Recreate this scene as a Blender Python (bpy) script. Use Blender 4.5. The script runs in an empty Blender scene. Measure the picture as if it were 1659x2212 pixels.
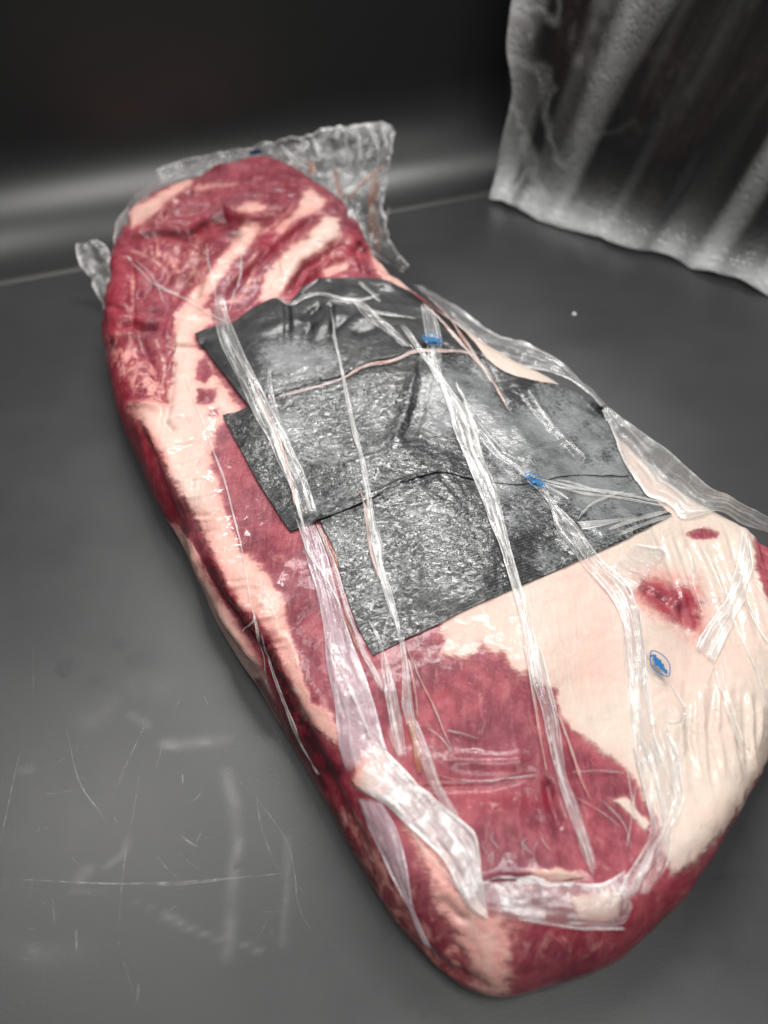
import bpy, math, random, time
import numpy as np
from mathutils import Vector
from mathutils.bvhtree import BVHTree
T0 = time.time()
random.seed(7); rng = np.random.default_rng(7)
sc = bpy.context.scene
C = sc.collection

# ------------------------------------------------------------------ camera, world, lamps, exposure
CAM_H, PITCH, FP = 0.38, math.radians(48), 1661.0
cd = bpy.data.cameras.new('camera'); cam = bpy.data.objects.new('camera', cd); C.objects.link(cam)
cam.location = (0, 0, CAM_H); cam.rotation_euler = (math.pi / 2 - PITCH, 0, 0)
cd.sensor_fit = 'VERTICAL'; cd.sensor_height = 36; cd.sensor_width = 27; cd.lens = 36 * FP / 2212
cd.clip_start = 0.01; cd.clip_end = 50
cd.dof.use_dof = True; cd.dof.focus_distance = 0.415; cd.dof.aperture_fstop = 4.6
sc.camera = cam
w = bpy.data.worlds.new('World'); sc.world = w; w.use_nodes = True
w.node_tree.nodes['Background'].inputs[0].default_value = (0.9, 0.95, 1, 1)
w.node_tree.nodes['Background'].inputs[1].default_value = 0.06
def area(name, loc, aim, sx, sy, power, col):
    l = bpy.data.lights.new(name, 'AREA'); l.shape = 'RECTANGLE'; l.size = sx; l.size_y = sy
    l.energy = power; l.color = col
    o = bpy.data.objects.new(name, l); C.objects.link(o); o.location = loc
    o.rotation_euler = (Vector(aim) - Vector(loc)).to_track_quat('-Z', 'Y').to_euler()
    return o
area('ceiling_tube', (0.05, 1.00, 1.30), (0.02, 0.35, 0), 0.8, 0.18, 16, (1, 0.985, 0.965))
area('ceiling_tube', (0.05, 1.50, 1.30), (0.02, 0.35, 0), 0.8, 0.18, 16, (1, 0.985, 0.965))
area('overhead_lamp', (0.22, -0.22, 1.40), (0.0, 0.30, 0), 0.8, 0.5, 18, (1, 0.98, 0.955))
area('left_lamp', (-0.66, 0.60, 1.40), (-0.15, 0.25, 0), 0.5, 0.55, 6.5, (1, 0.975, 0.945))
sc.view_settings.view_transform = 'Standard'; sc.view_settings.look = 'None'
sc.view_settings.exposure = 0.0; sc.view_settings.gamma = 1
sc.render.engine = 'CYCLES'
sc.cycles.use_denoising = True
sc.cycles.max_bounces = 10; sc.cycles.transparent_max_bounces = 24; sc.cycles.caustics_reflective = False

# ------------------------------------------------------------------ helpers: tracing pixels to places
FW = np.array([0, math.cos(PITCH), -math.sin(PITCH)]); UP = np.array([0, math.sin(PITCH), math.cos(PITCH)])
RT = np.array([1.0, 0, 0]); CO = np.array([0, 0, CAM_H])
def ray(p):
    return RT * (p[0] - 829.5) / FP - UP * (p[1] - 1106) / FP + FW
def at_z(p, z):
    d = ray(p); return CO + d * ((z - CAM_H) / d[2])
def at_y(p, y):
    d = ray(p); return CO + d * (y / d[1])
def project(v):
    r = v - CO; zc = r @ FW
    return np.stack([829.5 + FP * (r @ RT) / zc, 1106 - FP * (r @ UP) / zc], 1)
def zone(ox, oy, k): return lambda *pts: np.array([(ox + k * x, oy + k * y) for x, y in pts], float)
ZP = zone(0, 0, 1)
Z1 = zone(110.6, 221, .5333); Z2 = zone(387, 553, .4333); Z3 = zone(829.5, 553, .5); Z4 = zone(553, 1272, .6667)
Z5 = zone(221, 663.6, .4749); Z6 = zone(0, 1272, .5667); Z7 = zone(940, 0, .4333); Z8 = zone(0, 0, .6333)
ZA = zone(1216.6, 1050.7, .275); ZB = zone(663.6, 1493, .5333); ZC = zone(857, 608.3, .4667); ZD = zone(636, 1106, .3)

def spline(pts, n, closed=False):
    """Catmull-Rom through pts, resampled to n points evenly by length"""
    pts = np.asarray(pts, float)
    if closed: q = np.vstack([pts[-1:], pts, pts[:2]])
    else: q = np.vstack([2 * pts[0] - pts[1], pts, 2 * pts[-1] - pts[-2]])
    out = []
    for i in range(1, len(q) - 2):
        a, b, c, d = q[i - 1], q[i], q[i + 1], q[i + 2]
        t = np.linspace(0, 1, 24, endpoint=False)[:, None]
        out.append(.5 * (2 * b + (c - a) * t + (2 * a - 5 * b + 4 * c - d) * t ** 2 + (3 * b - a - 3 * c + d) * t ** 3))
    out.append(q[-2][None]); out = np.vstack(out)
    s = np.r_[0, np.cumsum(np.linalg.norm(np.diff(out, axis=0), axis=1))]
    u = np.linspace(0, s[-1], n + 1)[:-1] if closed else np.linspace(0, s[-1], n)
    return np.stack([np.interp(u, s, out[:, k]) for k in range(out.shape[1])], 1)
def seg_dist(P, poly, closed=False):
    d = np.full(len(P), 1e9); tt = np.zeros(len(P)); n = len(poly)
    L = n if closed else n - 1
    for i in range(L):
        a, b = poly[i], poly[(i + 1) % n]; ab = b - a
        t = np.clip(((P - a) @ ab) / (ab @ ab + 1e-12), 0, 1)
        e = np.hypot(*(P - a - t[:, None] * ab).T)
        m = e < d; d[m] = e[m]; tt[m] = (i + t[m]) / L
    return d, tt
def signed(P, poly):
    """positive inside"""
    lo, hi = poly.min(0) - 90, poly.max(0) + 90
    res = np.full(len(P), -90.0)
    m = np.all((P > lo) & (P < hi), 1); Q = P[m]
    if not len(Q): return res
    d, _ = seg_dist(Q, poly, True)
    ins = np.zeros(len(Q), bool); n = len(poly)
    for i in range(n):
        a, b = poly[i], poly[(i + 1) % n]
        c = (a[1] > Q[:, 1]) != (b[1] > Q[:, 1])
        x = (b[0] - a[0]) * (Q[:, 1] - a[1]) / (b[1] - a[1] + 1e-12) + a[0]
        ins ^= c & (Q[:, 0] < x)
    res[m] = np.where(ins, d, -d); return res
def line_d(P, poly, reach):
    lo, hi = poly.min(0) - reach, poly.max(0) + reach
    r = np.full(len(P), 1e3); t = np.zeros(len(P)); m = np.all((P > lo) & (P < hi), 1)
    if m.any(): r[m], t[m] = seg_dist(P[m], poly)
    return r, t
def vnoise(p, seed=0):
    """smooth value noise, -1..1, p is (n,2|3)"""
    p = np.asarray(p, float); i = np.floor(p).astype(np.int64); f = p - i; f = f * f * (3 - 2 * f)
    D = p.shape[1]; r = np.zeros(len(p))
    K = np.array([73856093, 19349663, 83492791])[:D]
    for c in range(2 ** D):
        o = np.array([(c >> k) & 1 for k in range(D)])
        h = ((i + o) * K).sum(1) + seed * 7919
        h = (h ^ (h >> 13)) * 1274126177; h = (h ^ (h >> 16)) & 0xffff
        r += (h / 32767.5 - 1) * np.prod(np.where(o, f, 1 - f), 1)
    return r
def fbm(p, oct=4, seed=0):
    r = 0; a = 1; p = np.asarray(p, float)
    for k in range(oct): r = r + a * vnoise(p, seed + k); p = p * 2.03 + 11.7; a *= .5
    return r / 1.8

def mesh_np(name, V, faces, mat=None, parent=None, smooth=True):
    """faces: (n,4) or (n,3) int array"""
    me = bpy.data.meshes.new(name); V = np.ascontiguousarray(V, np.float32); faces = np.asarray(faces, np.int32)
    k = faces.shape[1]
    me.vertices.add(len(V)); me.vertices.foreach_set('co', V.ravel())
    me.loops.add(faces.size); me.loops.foreach_set('vertex_index', faces.ravel())
    me.polygons.add(len(faces)); me.polygons.foreach_set('loop_start', np.arange(0, faces.size, k, dtype=np.int32))
    me.update(calc_edges=True); me.validate()
    me.polygons.foreach_set('use_smooth', np.full(len(me.polygons), smooth))
    if mat: me.materials.append(mat)
    o = bpy.data.objects.new(name, me); C.objects.link(o)
    if parent: o.parent = parent
    return o
def attr(o, name, vals):
    a = o.data.attributes.new(name, 'FLOAT', 'POINT'); a.data.foreach_set('value', np.ascontiguousarray(vals, np.float32))
def grid_faces(nu, nv, closed_u=False):
    i = np.arange(nu if closed_u else nu - 1)[:, None]; j = np.arange(nv - 1)[None]
    a = i * nv + j; b = ((i + 1) % nu) * nv + j
    return np.stack([a, b, b + 1, a + 1], -1).reshape(-1, 4)
def tag(o, label, cat, group=None, kind=None):
    if label: o['label'] = label
    if cat: o['category'] = cat
    if group: o['group'] = group
    if kind: o['kind'] = kind
    return o
def empty(name, loc):
    o = bpy.data.objects.new(name, None); C.objects.link(o); o.location = loc; return o

# ------------------------------------------------------------------ materials
class N:
    def __init__(s, name):
        s.m = bpy.data.materials.new(name); s.m.use_nodes = True; s.t = s.m.node_tree; s.t.nodes.clear()
        s.out = s.t.nodes.new('ShaderNodeOutputMaterial')
    def n(s, typ, ins=None, **kw):
        nd = s.t.nodes.new('ShaderNode' + typ)
        for k, v in kw.items(): setattr(nd, k, v)
        for k, v in (ins or {}).items(): s.put(nd, k, v)
        return nd
    def put(s, nd, k, v):
        i = nd.inputs[k]
        if isinstance(v, bpy.types.NodeSocket): s.t.links.new(v, i)
        elif isinstance(v, bpy.types.Node): s.t.links.new(v.outputs[0], i)
        else:
            if isinstance(v, (tuple, list)) and i.type == 'RGBA' and len(v) == 3: v = (*v, 1)
            i.default_value = v
    def at(s, name): return s.n('Attribute', attribute_name=name).outputs['Fac']
    def math(s, op, a, b=0.0, c=None, clamp=False):
        nd = s.n('Math', {0: a, 1: b}, operation=op, use_clamp=clamp)
        if c is not None: s.put(nd, 2, c)
        return nd.outputs[0]
    def step(s, v, a, b, lo=0.0, hi=1.0):
        return s.n('MapRange', {0: v, 1: a, 2: b, 3: lo, 4: hi}, interpolation_type='SMOOTHSTEP').outputs[0]
    def mix(s, f, a, b, blend='MIX'):
        nd = s.n('Mix', data_type='RGBA', blend_type=blend)
        s.put(nd, 0, f); s.put(nd, 6, a); s.put(nd, 7, b); return nd.outputs[2]
    def noise(s, vec, scale, detail=4, rough=.55, dist=0.0):
        return s.n('TexNoise', {'Vector': vec, 'Scale': scale, 'Detail': detail, 'Roughness': rough, 'Distortion': dist}).outputs[0]
    def scaled(s, vec, sc_, rot=(0, 0, 0)):
        return s.n('Mapping', {'Vector': vec, 'Scale': sc_, 'Rotation': rot}).outputs[0]
    def bump(s, h, dist, strength=1.0, normal=None):
        nd = s.n('Bump', {'Height': h, 'Distance': dist, 'Strength': strength})
        if normal is not None: s.put(nd, 'Normal', normal)
        return nd.outputs[0]
    def ior(s, x):                                                  # a thin sheet: the same from both sides
        return s.n('MapRange', {0: s.n('NewGeometry').outputs['Backfacing'], 1: 0.0, 2: 1.0, 3: x, 4: 1 / x}).outputs[0]
    def coords(s): return s.n('TexCoord').outputs['Object']
    def done(s, sh):
        s.t.links.new(sh.outputs[0] if isinstance(sh, bpy.types.Node) else sh, s.out.inputs[0]); return s.m

def mat_table():
    m = N('table_coating'); v = m.coords()
    fine = m.noise(v, 900, 2); cloud = m.noise(v, 9, 5, .6); mid = m.noise(v, 55, 4, .6)
    scuff = m.at('scuff'); stain = m.at('stain')
    sc_n = m.math('MULTIPLY', scuff, m.step(mid, .3, .7, .35, 1.15))
    base = m.mix(cloud, (.021, .0222, .0232), (.032, .033, .0335))
    base = m.mix(m.math('MULTIPLY', sc_n, .55, clamp=True), base, (.20, .20, .195))
    base = m.mix(m.math('MULTIPLY', stain, m.step(mid, .35, .6), clamp=True), base, (.008, .008, .009))
    grain = m.noise(m.scaled(v, (1, 1, 1)), 2600, 1)
    base = m.mix(m.step(grain, .52, .75, 0, .22), base, (.10, .10, .10))
    r = m.math('ADD', m.step(cloud, .3, .7, .32, .40), m.math('MULTIPLY', sc_n, .08))
    return m.done(m.n('BsdfPrincipled', {'Base Color': base, 'Roughness': r, 'Specular IOR Level': .45,
                                         'Normal': m.bump(fine, .00012, .35)}))
def mat_plain(name, col, rough=.4, spec=.5, alpha=1.0, bump=None):
    m = N(name); v = m.coords()
    c = m.mix(m.noise(v, 40, 4), tuple(x * .8 for x in col), tuple(min(1, x * 1.2) for x in col))
    ins = {'Base Color': c, 'Roughness': rough, 'Specular IOR Level': spec, 'Alpha': alpha}
    if bump: ins['Normal'] = m.bump(m.noise(v, bump[0], 3), bump[1])
    return m.done(m.n('BsdfPrincipled', ins))
def mat_meat():
    m = N('beef'); v = m.coords()
    fat, dark, pink, marb, red = (m.at(k) for k in ('fat', 'dark', 'pink', 'marb', 'blood'))
    n1 = m.noise(v, 38, 6, .62); n2 = m.noise(v, 150, 5, .6); n3 = m.noise(v, 600, 3, .6)
    fib = m.noise(m.scaled(v, (9, 1.3, 2), (0, 0, .55)), 36, 5, .65, .6)     # fibres along the cut
    thr = m.math('ADD', fat, m.math('MULTIPLY', m.math('SUBTRACT', n2, .5), 1.2))
    thr = m.math('ADD', thr, m.math('MULTIPLY', m.math('SUBTRACT', n1, .5), .9))
    thr = m.math('ADD', thr, m.math('MULTIPLY', m.math('SUBTRACT', m.noise(m.scaled(v, (1.2, 7, 3), (0, 0, .45)), 22, 4, .6), .5), .9))
    fm = m.step(thr, -.22, .30); half = m.step(thr, -.75, .05)
    mus = m.mix(m.step(n1, .32, .68), (.130, .014, .028), (.275, .048, .070))
    mus = m.mix(m.step(fib, .45, .72, 0, .35), mus, (.36, .125, .135))
    mus = m.mix(m.step(m.noise(v, 16, 3, .5), .48, .68, 0, .6), mus, (.165, .050, .070))
    mus = m.mix(m.step(n3, .52, .70, 0, .14), mus, (.42, .17, .17)); mus = m.mix(m.step(n2, .55, .40, 0, .35), mus, (.10, .010, .02))
    mus = m.mix(m.math('MULTIPLY', red, .85, clamp=True), mus, (.26, .007, .022))
    mus = m.mix(m.math('MULTIPLY', half, .35), mus, (.40, .13, .13))
    # white fat veins through lean
    ve = m.noise(m.scaled(v, (4, 2.2, 3), (0, 0, .9)), 26, 6, .62, 2.2)
    vm = m.math('MULTIPLY', m.step(m.math('ADD', ve, m.math('MULTIPLY', marb, .22)), .60, .84), m.math('MULTIPLY', marb, 1.0, clamp=True), clamp=True)
    fcol = m.mix(pink, (.52, .435, .370), (.61, .375, .320))
    fcol = m.mix(m.step(n1, .45, .75, 0, .55), fcol, m.mix(pink, (.60, .465, .42), (.62, .275, .25)))
    fcol = m.mix(m.step(m.noise(v, 15, 3, .5), .46, .68, 0, .45), fcol, (.58, .385, .335))
    fcol = m.mix(m.step(n2, .58, .75, 0, .35), fcol, (.68, .61, .55))
    fcol = m.mix(m.math('MULTIPLY', m.step(thr, 1.1, .15), m.math('ADD', .18, m.math('MULTIPLY', pink, .45))), fcol, (.56, .25, .225))
    fcol = m.mix(m.math('MULTIPLY', m.math('MULTIPLY', red, m.step(n2, .35, .6)), .8, clamp=True), fcol, (.42, .05, .06))
    fcol = m.mix(m.math('MULTIPLY', m.math('MULTIPLY', pink, m.step(m.noise(v, 70, 5, .7, .5), .52, .78)), .55), fcol, (.54, .17, .155))
    col = m.mix(vm, mus, m.mix(.4, fcol, (.66, .33, .28)))
    col = m.mix(fm, col, fcol)
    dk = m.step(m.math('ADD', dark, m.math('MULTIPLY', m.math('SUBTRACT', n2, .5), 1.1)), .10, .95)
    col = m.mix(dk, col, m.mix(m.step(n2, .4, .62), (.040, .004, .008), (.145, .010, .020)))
    hgt = m.math('ADD', m.math('MULTIPLY', fib, .5), m.math('MULTIPLY', n2, .6))
    hgt = m.math('ADD', hgt, m.math('MULTIPLY', fm, m.math('MULTIPLY', m.noise(v, 80, 3, .5, .6), 1.3)))
    hgt = m.math('ADD', hgt, m.math('MULTIPLY', fm, .35))
    b1 = m.bump(hgt, .0016, .6)
    # tight wet film over it: crinkled gloss coat
    cr = m.noise(m.scaled(v, (1.8, .8, 1), (0, 0, .4)), 150, 2, .45, 1.6)
    cr2 = m.noise(v, 300, 2, .5, .6)
    ridge = m.math('ABSOLUTE', m.math('SUBTRACT', cr, .5))
    ridge = m.step(ridge, 0.0, .035, 1.0, 0.0)
    wk = m.at('wrinkle')
    ch = m.math('ADD', m.math('MULTIPLY', cr2, .05), m.math('MULTIPLY', ridge, m.math('ADD', -.10, m.math('MULTIPLY', wk, .8))))
    bc = m.bump(ch, .0018, .8)
    p = m.n('BsdfPrincipled', {'Base Color': col, 'Roughness': .5, 'Specular IOR Level': .25, 'Normal': b1,
                               'Subsurface Weight': m.math('ADD', .06, m.math('MULTIPLY', fm, .22)), 'Subsurface Scale': .005, 'Subsurface Radius': (1, .35, .25),
                               'Coat Weight': m.math('ADD', .14, m.math('MULTIPLY', wk, .85), clamp=True), 'Coat Roughness': .07, 'Coat IOR': 1.45, 'Coat Normal': bc})
    return m.done(p)
def mat_pad():
    m = N('black_wet_liner'); v = m.coords()
    mist = m.at('mist'); sp = m.at('sparkle')
    n1 = m.noise(v, 45, 5, .6); n2 = m.noise(v, 520, 5, .7, .4); n3 = m.noise(v, 1500, 2); n4 = m.noise(m.scaled(v, (1, 2.6, 1), (0, 0, -.55)), 330, 4, .65, .5)
    mm = m.math('ADD', mist, m.math('MULTIPLY', m.math('SUBTRACT', n1, .5), .8))
    mm = m.math('ADD', mm, m.math('MULTIPLY', m.math('SUBTRACT', n2, .5), m.step(mist, .6, 1.0, 2.2, 1.0)))
    k = m.step(mm, .30, .80)
    weave = m.n('TexWave', {'Vector': m.scaled(v, (1, 1, 1), (0, 0, 1.1)), 'Scale': 190, 'Distortion': 1.5}).outputs[0]
    blk = m.mix(m.step(n3, .5, .7), (.005, .0055, .006), (.020, .0215, .023))
    gry = m.mix(m.step(n1, .3, .7), (.07, .075, .076), (.20, .21, .21))
    gry = m.mix(m.step(n4, .45, .70, 0, .7), gry, m.mix(m.step(mist, .55, .9), (.035, .038, .04), (.12, .125, .125)))
    gry = m.mix(m.math('MULTIPLY', m.step(m.noise(v, 700, 3, .6, .3), .58, .72), .45), gry, (.36, .37, .365))
    col = m.mix(k, blk, gry)
    cr = m.noise(v, 210, 4, .6, .9); cr2 = m.noise(m.scaled(v, (1, 1.8, 1), (0, 0, -.5)), 150, 2, .5, 1.6)
    rd = m.step(m.math('ABSOLUTE', m.math('SUBTRACT', cr2, .5)), 0, .05, 1, 0)
    h = m.math('ADD', m.math('MULTIPLY', cr, m.math('ADD', .12, sp)), m.math('MULTIPLY', rd, m.math('MULTIPLY', sp, .5)))
    bc = m.bump(h, .0019, 1.0)
    b0 = m.bump(m.math('ADD', weave, n2), .0003, .5)
    p = m.n('BsdfPrincipled', {'Base Color': col, 'Roughness': .5, 'Specular IOR Level': .3, 'Normal': b0,
                               'Coat Weight': m.math('ADD', .3, m.math('MULTIPLY', sp, 1.4), clamp=True), 'Coat Roughness': .075, 'Coat IOR': 1.7, 'Coat Normal': bc})
    return m.done(p)
def mat_film(name, a0, a1, col=(.90, .89, .87), stain=None, rough=.14, crum=1.0, iso=False):
    """clear plastic gathered in folds: UV x runs along (metres), y across (0..1)"""
    m = N(name); v = m.coords(); uv = m.n('UVMap').outputs[0]
    s = m.n('SeparateXYZ', {0: uv}); y = s.outputs[1]
    streak = m.noise(v, 75, 4, .6, 1.2) if iso else m.noise(m.scaled(uv, (12, 4, 1)), 2.0, 3, .5, .4)
    fine = m.noise(v, 260, 4, .6)
    e = m.math('MULTIPLY', m.math('ABSOLUTE', m.math('SUBTRACT', y, .5)), 2.0)
    edge = m.step(e, .78, .98)
    a = m.math('ADD', m.math('MULTIPLY', m.step(streak, .46, .66), a1), a0)
    a = m.math('ADD', a, m.math('MULTIPLY', edge, .42))
    a = m.math('ADD', a, m.math('MULTIPLY', m.step(fine, .5, .75), .07))
    a = m.math('MULTIPLY', a, m.at('fade'), clamp=True)
    c = m.mix(m.step(fine, .4, .7), tuple(x * .86 for x in col), col)
    if stain: c = m.mix(m.step(m.noise(v, 45, 4, .6), .42, .66), c, stain)
    cr = m.noise(v, 130, 3, .5, 1.0) if iso else m.noise(m.scaled(uv, (26, 1.6, 1)), 1.0, 4, .55, .8)
    cr2 = m.noise(v, 90, 4, .6, 1.2)
    hh = m.math('ADD', cr, m.math('MULTIPLY', cr2, .6))
    nb = m.bump(hh, .0020 * crum, .8); nw = m.bump(hh, .0008, .5)
    p = m.n('BsdfPrincipled', {'Base Color': c, 'Roughness': .32, 'Specular IOR Level': .5, 'Normal': nw})
    tl = m.n('BsdfTranslucent', {'Color': c})
    body = m.n('MixShader', {0: .18, 1: p, 2: tl})
    tr = m.n('BsdfTransparent', {0: (.98, .98, .98)})
    mx = m.n('MixShader', {0: a, 1: tr, 2: body})
    gl = m.n('BsdfGlossy', {'Color': (1, 1, 1), 'Roughness': rough, 'Normal': nb})
    fr = m.n('Fresnel', {'IOR': m.ior(1.45), 'Normal': nw})
    f = m.math('MULTIPLY', m.math('MULTIPLY', fr, 1.0), m.math('MINIMUM', m.math('MULTIPLY', m.at('fade'), 2.0), 1.0), clamp=True)
    return m.done(m.n('MixShader', {0: f, 1: mx, 2: gl}))
M_TABLE = mat_table(); M_MEAT = mat_meat(); M_PAD = mat_pad()
M_FILM = mat_film('gathered_film', .14, .46)
M_THICK = mat_film('folded_film', .30, .48, (.92, .91, .89))
M_THIN = mat_film('thin_film', .10, .24, (.86, .85, .87))
M_LILAC = mat_film('hazy_film', .34, .14, (.80, .70, .76))
M_PINK = mat_film('stained_film', .45, .40, (.80, .62, .56), (.62, .30, .24))
M_TAIL = mat_film('sealed_film', .42, .40, (.92, .91, .89), crum=1.4, iso=True); M_TAIL2 = mat_film('sealed_film_clear', .16, .46, (.90, .88, .87), crum=1.4, iso=True)
M_FIN = mat_film('fin_film', .24, .40, (.93, .92, .90), crum=.5)
M_CLEAR = mat_film('clear_loose_film', .05, .34, (.92, .92, .92), rough=.10, crum=1.0, iso=True)
M_SOFT = mat_film('clinging_film_glint', .22, .30, (.93, .91, .88), rough=.3, crum=.4)  # pale crease film; on tight film it also stands in for glints
M_RUST = mat_film('rusty_film', .5, .4, (.50, .22, .13), (.36, .09, .04))
M_BLUE = mat_plain('blue_ink', (.018, .12, .28), .3)

# ------------------------------------------------------------------ setting: table, coved back wall, side panel
bl, bc_, br = at_z((0, 614), 0), at_z((1062, 420), 0), at_z((1659, 612), 0)
def dir2(a, b): d = (b - a)[:2]; return d / np.linalg.norm(d)
dl = dir2(bl, bc_); nl = np.array([-dl[1], dl[0]])        # along back wall, away from camera
A0, A1 = bl[:2] - dl * .9, bc_[:2] + dl * .5
# table top: finer grid where the scuffs are
def axis(lo, hi, f0, f1, fine, coarse):
    return np.r_[np.arange(lo, f0, coarse), np.arange(f0, f1, fine), np.arange(f1, hi, coarse)]
gx = axis(-1.1, 1.1, -.32, .02, .0022, .02); gy = axis(-.35, 1.5, .03, .36, .0022, .02)
X, Y = np.meshgrid(gx, gy, indexing='ij'); V = np.stack([X.ravel(), Y.ravel(), np.zeros(X.size)], 1)
ff = grid_faces(len(gx), len(gy))
side = (V[:, :2] - A0) @ nl
keep = side[ff].max(1) < .06
table = mesh_np('table', V, ff[keep][:, ::1], M_TABLE, smooth=False); table['kind'] = 'structure'
PT = project(V); front = (V[:, 1] > .02)
sf = np.zeros(len(V)); st = np.zeros(len(V))
def band(poly, wd, amt, arr):
    d, _ = line_d(PT, poly, wd * 3); arr[:] = np.maximum(arr, amt * np.exp(-(d / wd) ** 2) * front)
band(Z6((620, 590), (740, 588), (870, 575)), 11, .55, sf); band(Z6((770, 585), (850, 578)), 6, .9, sf); band(Z6((640, 600), (680, 605)), 6, .8, sf)
band(Z6((860, 700), (895, 820), (905, 960), (890, 1100), (880, 1250), (865, 1400)), 13, .5, sf)
band(Z6((915, 960), (905, 1010)), 9, .7, sf); band(Z6((1095, 950), (1095, 1130), (1080, 1360)), 8, .28, sf)
band(Z6((300, 1110), (335, 1070)), 13, .62, sf); band(Z6((630, 1245), (690, 1275)), 9, .75, sf)
band(Z6((690, 1280), (800, 1325), (900, 1345), (1000, 1385)), 5, .5, sf)
band(Z6((410, 1055), (470, 1010), (485, 960)), 7, .5, sf); band(Z6((500, 480), (540, 500), (560, 520)), 9, .5, sf)
band(Z6((85, 690), (115, 690)), 9, .45, sf); band(Z6((340, 500), (420, 430)), 26, .2, sf); band(Z6((520, 370), (640, 380)), 30, .16, sf)
band(Z6((0, 1340), (160, 1400), (300, 1380)), 30, .15, sf); band(Z6((270, 1150), (420, 1145)), 4, .5, sf)
band(Z6((480, 1180), (620, 1230)), 4, .35, sf); band(Z6((120, 1370), (140, 1390)), 12, .35, sf)
band(Z6((230, 300), (280, 290)), 14, .9, st); band(Z6((235, 325), (245, 330)), 8, .9, st)
band(Z6((360, 350), (400, 300), (480, 285), (560, 260)), 22, .45, st); band(Z6((450, 210), (460, 215)), 16, .5, st)
band(Z6((370, 430), (400, 380)), 16, .4, st); band(Z6((905, 1053), (910, 1056)), 8, .9, st); band(Z6((706, 1018), (707, 1020)), 4, .8, st)
for x, y in ((1555, 1612), (1615, 1625), (1460, 1340), (1550, 1570)): band(Z6((x, y), (x + 4, y + 3)), 5, .9, st)
for x, y in ((1520, 945), (1535, 955), (1500, 968), (1550, 925), (1525, 935)): band(Z4((x, y), (x + 3, y - 2)), 4, .9, st)
band(Z4((1480, 1130), (1420, 1230)), 14, .5, st)
attr(table, 'scuff', sf); attr(table, 'stain', st)
# hairline scratches, real thin raised burrs in the coating
def scratch_mesh(lines):
    Vs, Fs = [], []
    for poly, wd in lines:
        q = spline(poly, max(6, int(np.linalg.norm(np.diff(poly, axis=0), axis=1).sum() / 14)))
        w3 = np.array([at_z(p, 0) for p in q]); tg = np.gradient(w3, axis=0); tg /= np.linalg.norm(tg, axis=1)[:, None] + 1e-9
        nr = np.stack([-tg[:, 1], tg[:, 0], 0 * tg[:, 0]], 1)
        s = np.linspace(0, 1, len(q)); ww = wd * 1.5 * (np.sin(s * math.pi) * .8 + .12)
        b = sum(len(x) for x in Vs)
        Vs.append(np.stack([w3 - nr * ww[:, None] + [0, 0, .00006], w3 + [0, 0, .00016], w3 + nr * ww[:, None] + [0, 0, .00006]], 1).reshape(-1, 3))
        Fs.append(grid_faces(len(q), 3) + b)
    return np.vstack(Vs), np.vstack(Fs)
mm = N('scratched_coating'); vv = mm.coords()
M_SCR = mm.done(mm.n('BsdfPrincipled', {'Base Color': (.34, .34, .33), 'Roughness': .5, 'Alpha': mm.step(mm.noise(vv, 160, 3), .38, .66, .10, .55)}))
ls = [(Z6((0, 1108), (130, 1110), (300, 1120), (470, 1124), (640, 1120), (820, 1108), (1100, 1082)), .00022),
      (Z6((440, 1128), (640, 1130), (800, 1116), (930, 1100), (1090, 1086)), .00013), (Z6((500, 1125), (700, 1124), (900, 1106)), .00010),
      (Z6((255, 545), (272, 620), (290, 700), (320, 770), (365, 830), (405, 890), (410, 915)), .00020),
      (Z6((0, 970), (20, 880), (60, 690), (80, 610)), .00014), (Z6((430, 790), (470, 690), (520, 590), (580, 455)), .00010),
      (Z6((440, 780), (490, 660), (545, 530)), .00008), (Z6((590, 695), (605, 650), (625, 570)), .00012),
      (Z6((770, 590), (850, 670), (960, 780), (1040, 880), (1100, 980), (1125, 1100), (1135, 1190), (1180, 1290), (1300, 1380)), .00010),
      (Z6((985, 730), (990, 760), (980, 800), (985, 850), (1000, 920), (1040, 1030), (1065, 1075)), .00013),
      (Z6((695, 705), (697, 745)), .00028), (Z6((733, 815), (770, 775)), .00022), (Z6((770, 895), (772, 915), (748, 968)), .0002),
      (Z6((690, 940), (720, 965), (755, 985)), .0004), (Z6((650, 920), (720, 915)), .00009), (Z6((455, 1400), (455, 1250), (465, 1130), (480, 1000), (510, 850), (540, 640)), .00010),
      (Z6((125, 230), (127, 380), (120, 420)), .00006), (Z6((690, 420), (660, 470)), .0001), (Z6((770, 390), (800, 460)), .0001),
      (Z6((290, 1290), (292, 1380)), .0002), (Z6((470, 1420), (500, 1510), (525, 1570)), .0001), (Z6((530, 1500), (520, 1600)), .00015),
      (Z6((915, 630), (918, 600)), .0001), (Z6((150, 790), (300, 765)), .00008), (Z6((160, 690), (260, 640)), .00006),
      (Z6((590, 1010), (640, 1070), (690, 1110)), .0001), (Z6((660, 990), (780, 1090)), .00006), (Z6((980, 1230), (1120, 1230)), .00006),
      (Z6((0, 760), (180, 780), (380, 790)), .00005), (Z6((200, 1180), (210, 1290)), .0001), (Z6((270, 1020), (310, 1060)), .0001)]
for k in range(46):
    x, y = random.uniform(20, 1180), random.uniform(420, 1600); a = random.choice((random.gauss(-1.1, .25), random.gauss(.7, .2), random.gauss(0, .2)))
    L = random.uniform(30, 190)
    ls.append((Z6((x, y), (x + .5 * L * math.cos(a) + random.uniform(-6, 6), y + .5 * L * math.sin(a)), (x + L * math.cos(a), y + L * math.sin(a))), random.uniform(.00003, .00007)))
v_, f_ = scratch_mesh(ls); scr = mesh_np('scratch', v_, f_, M_SCR, table); scr['kind'] = 'stuff'

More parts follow.
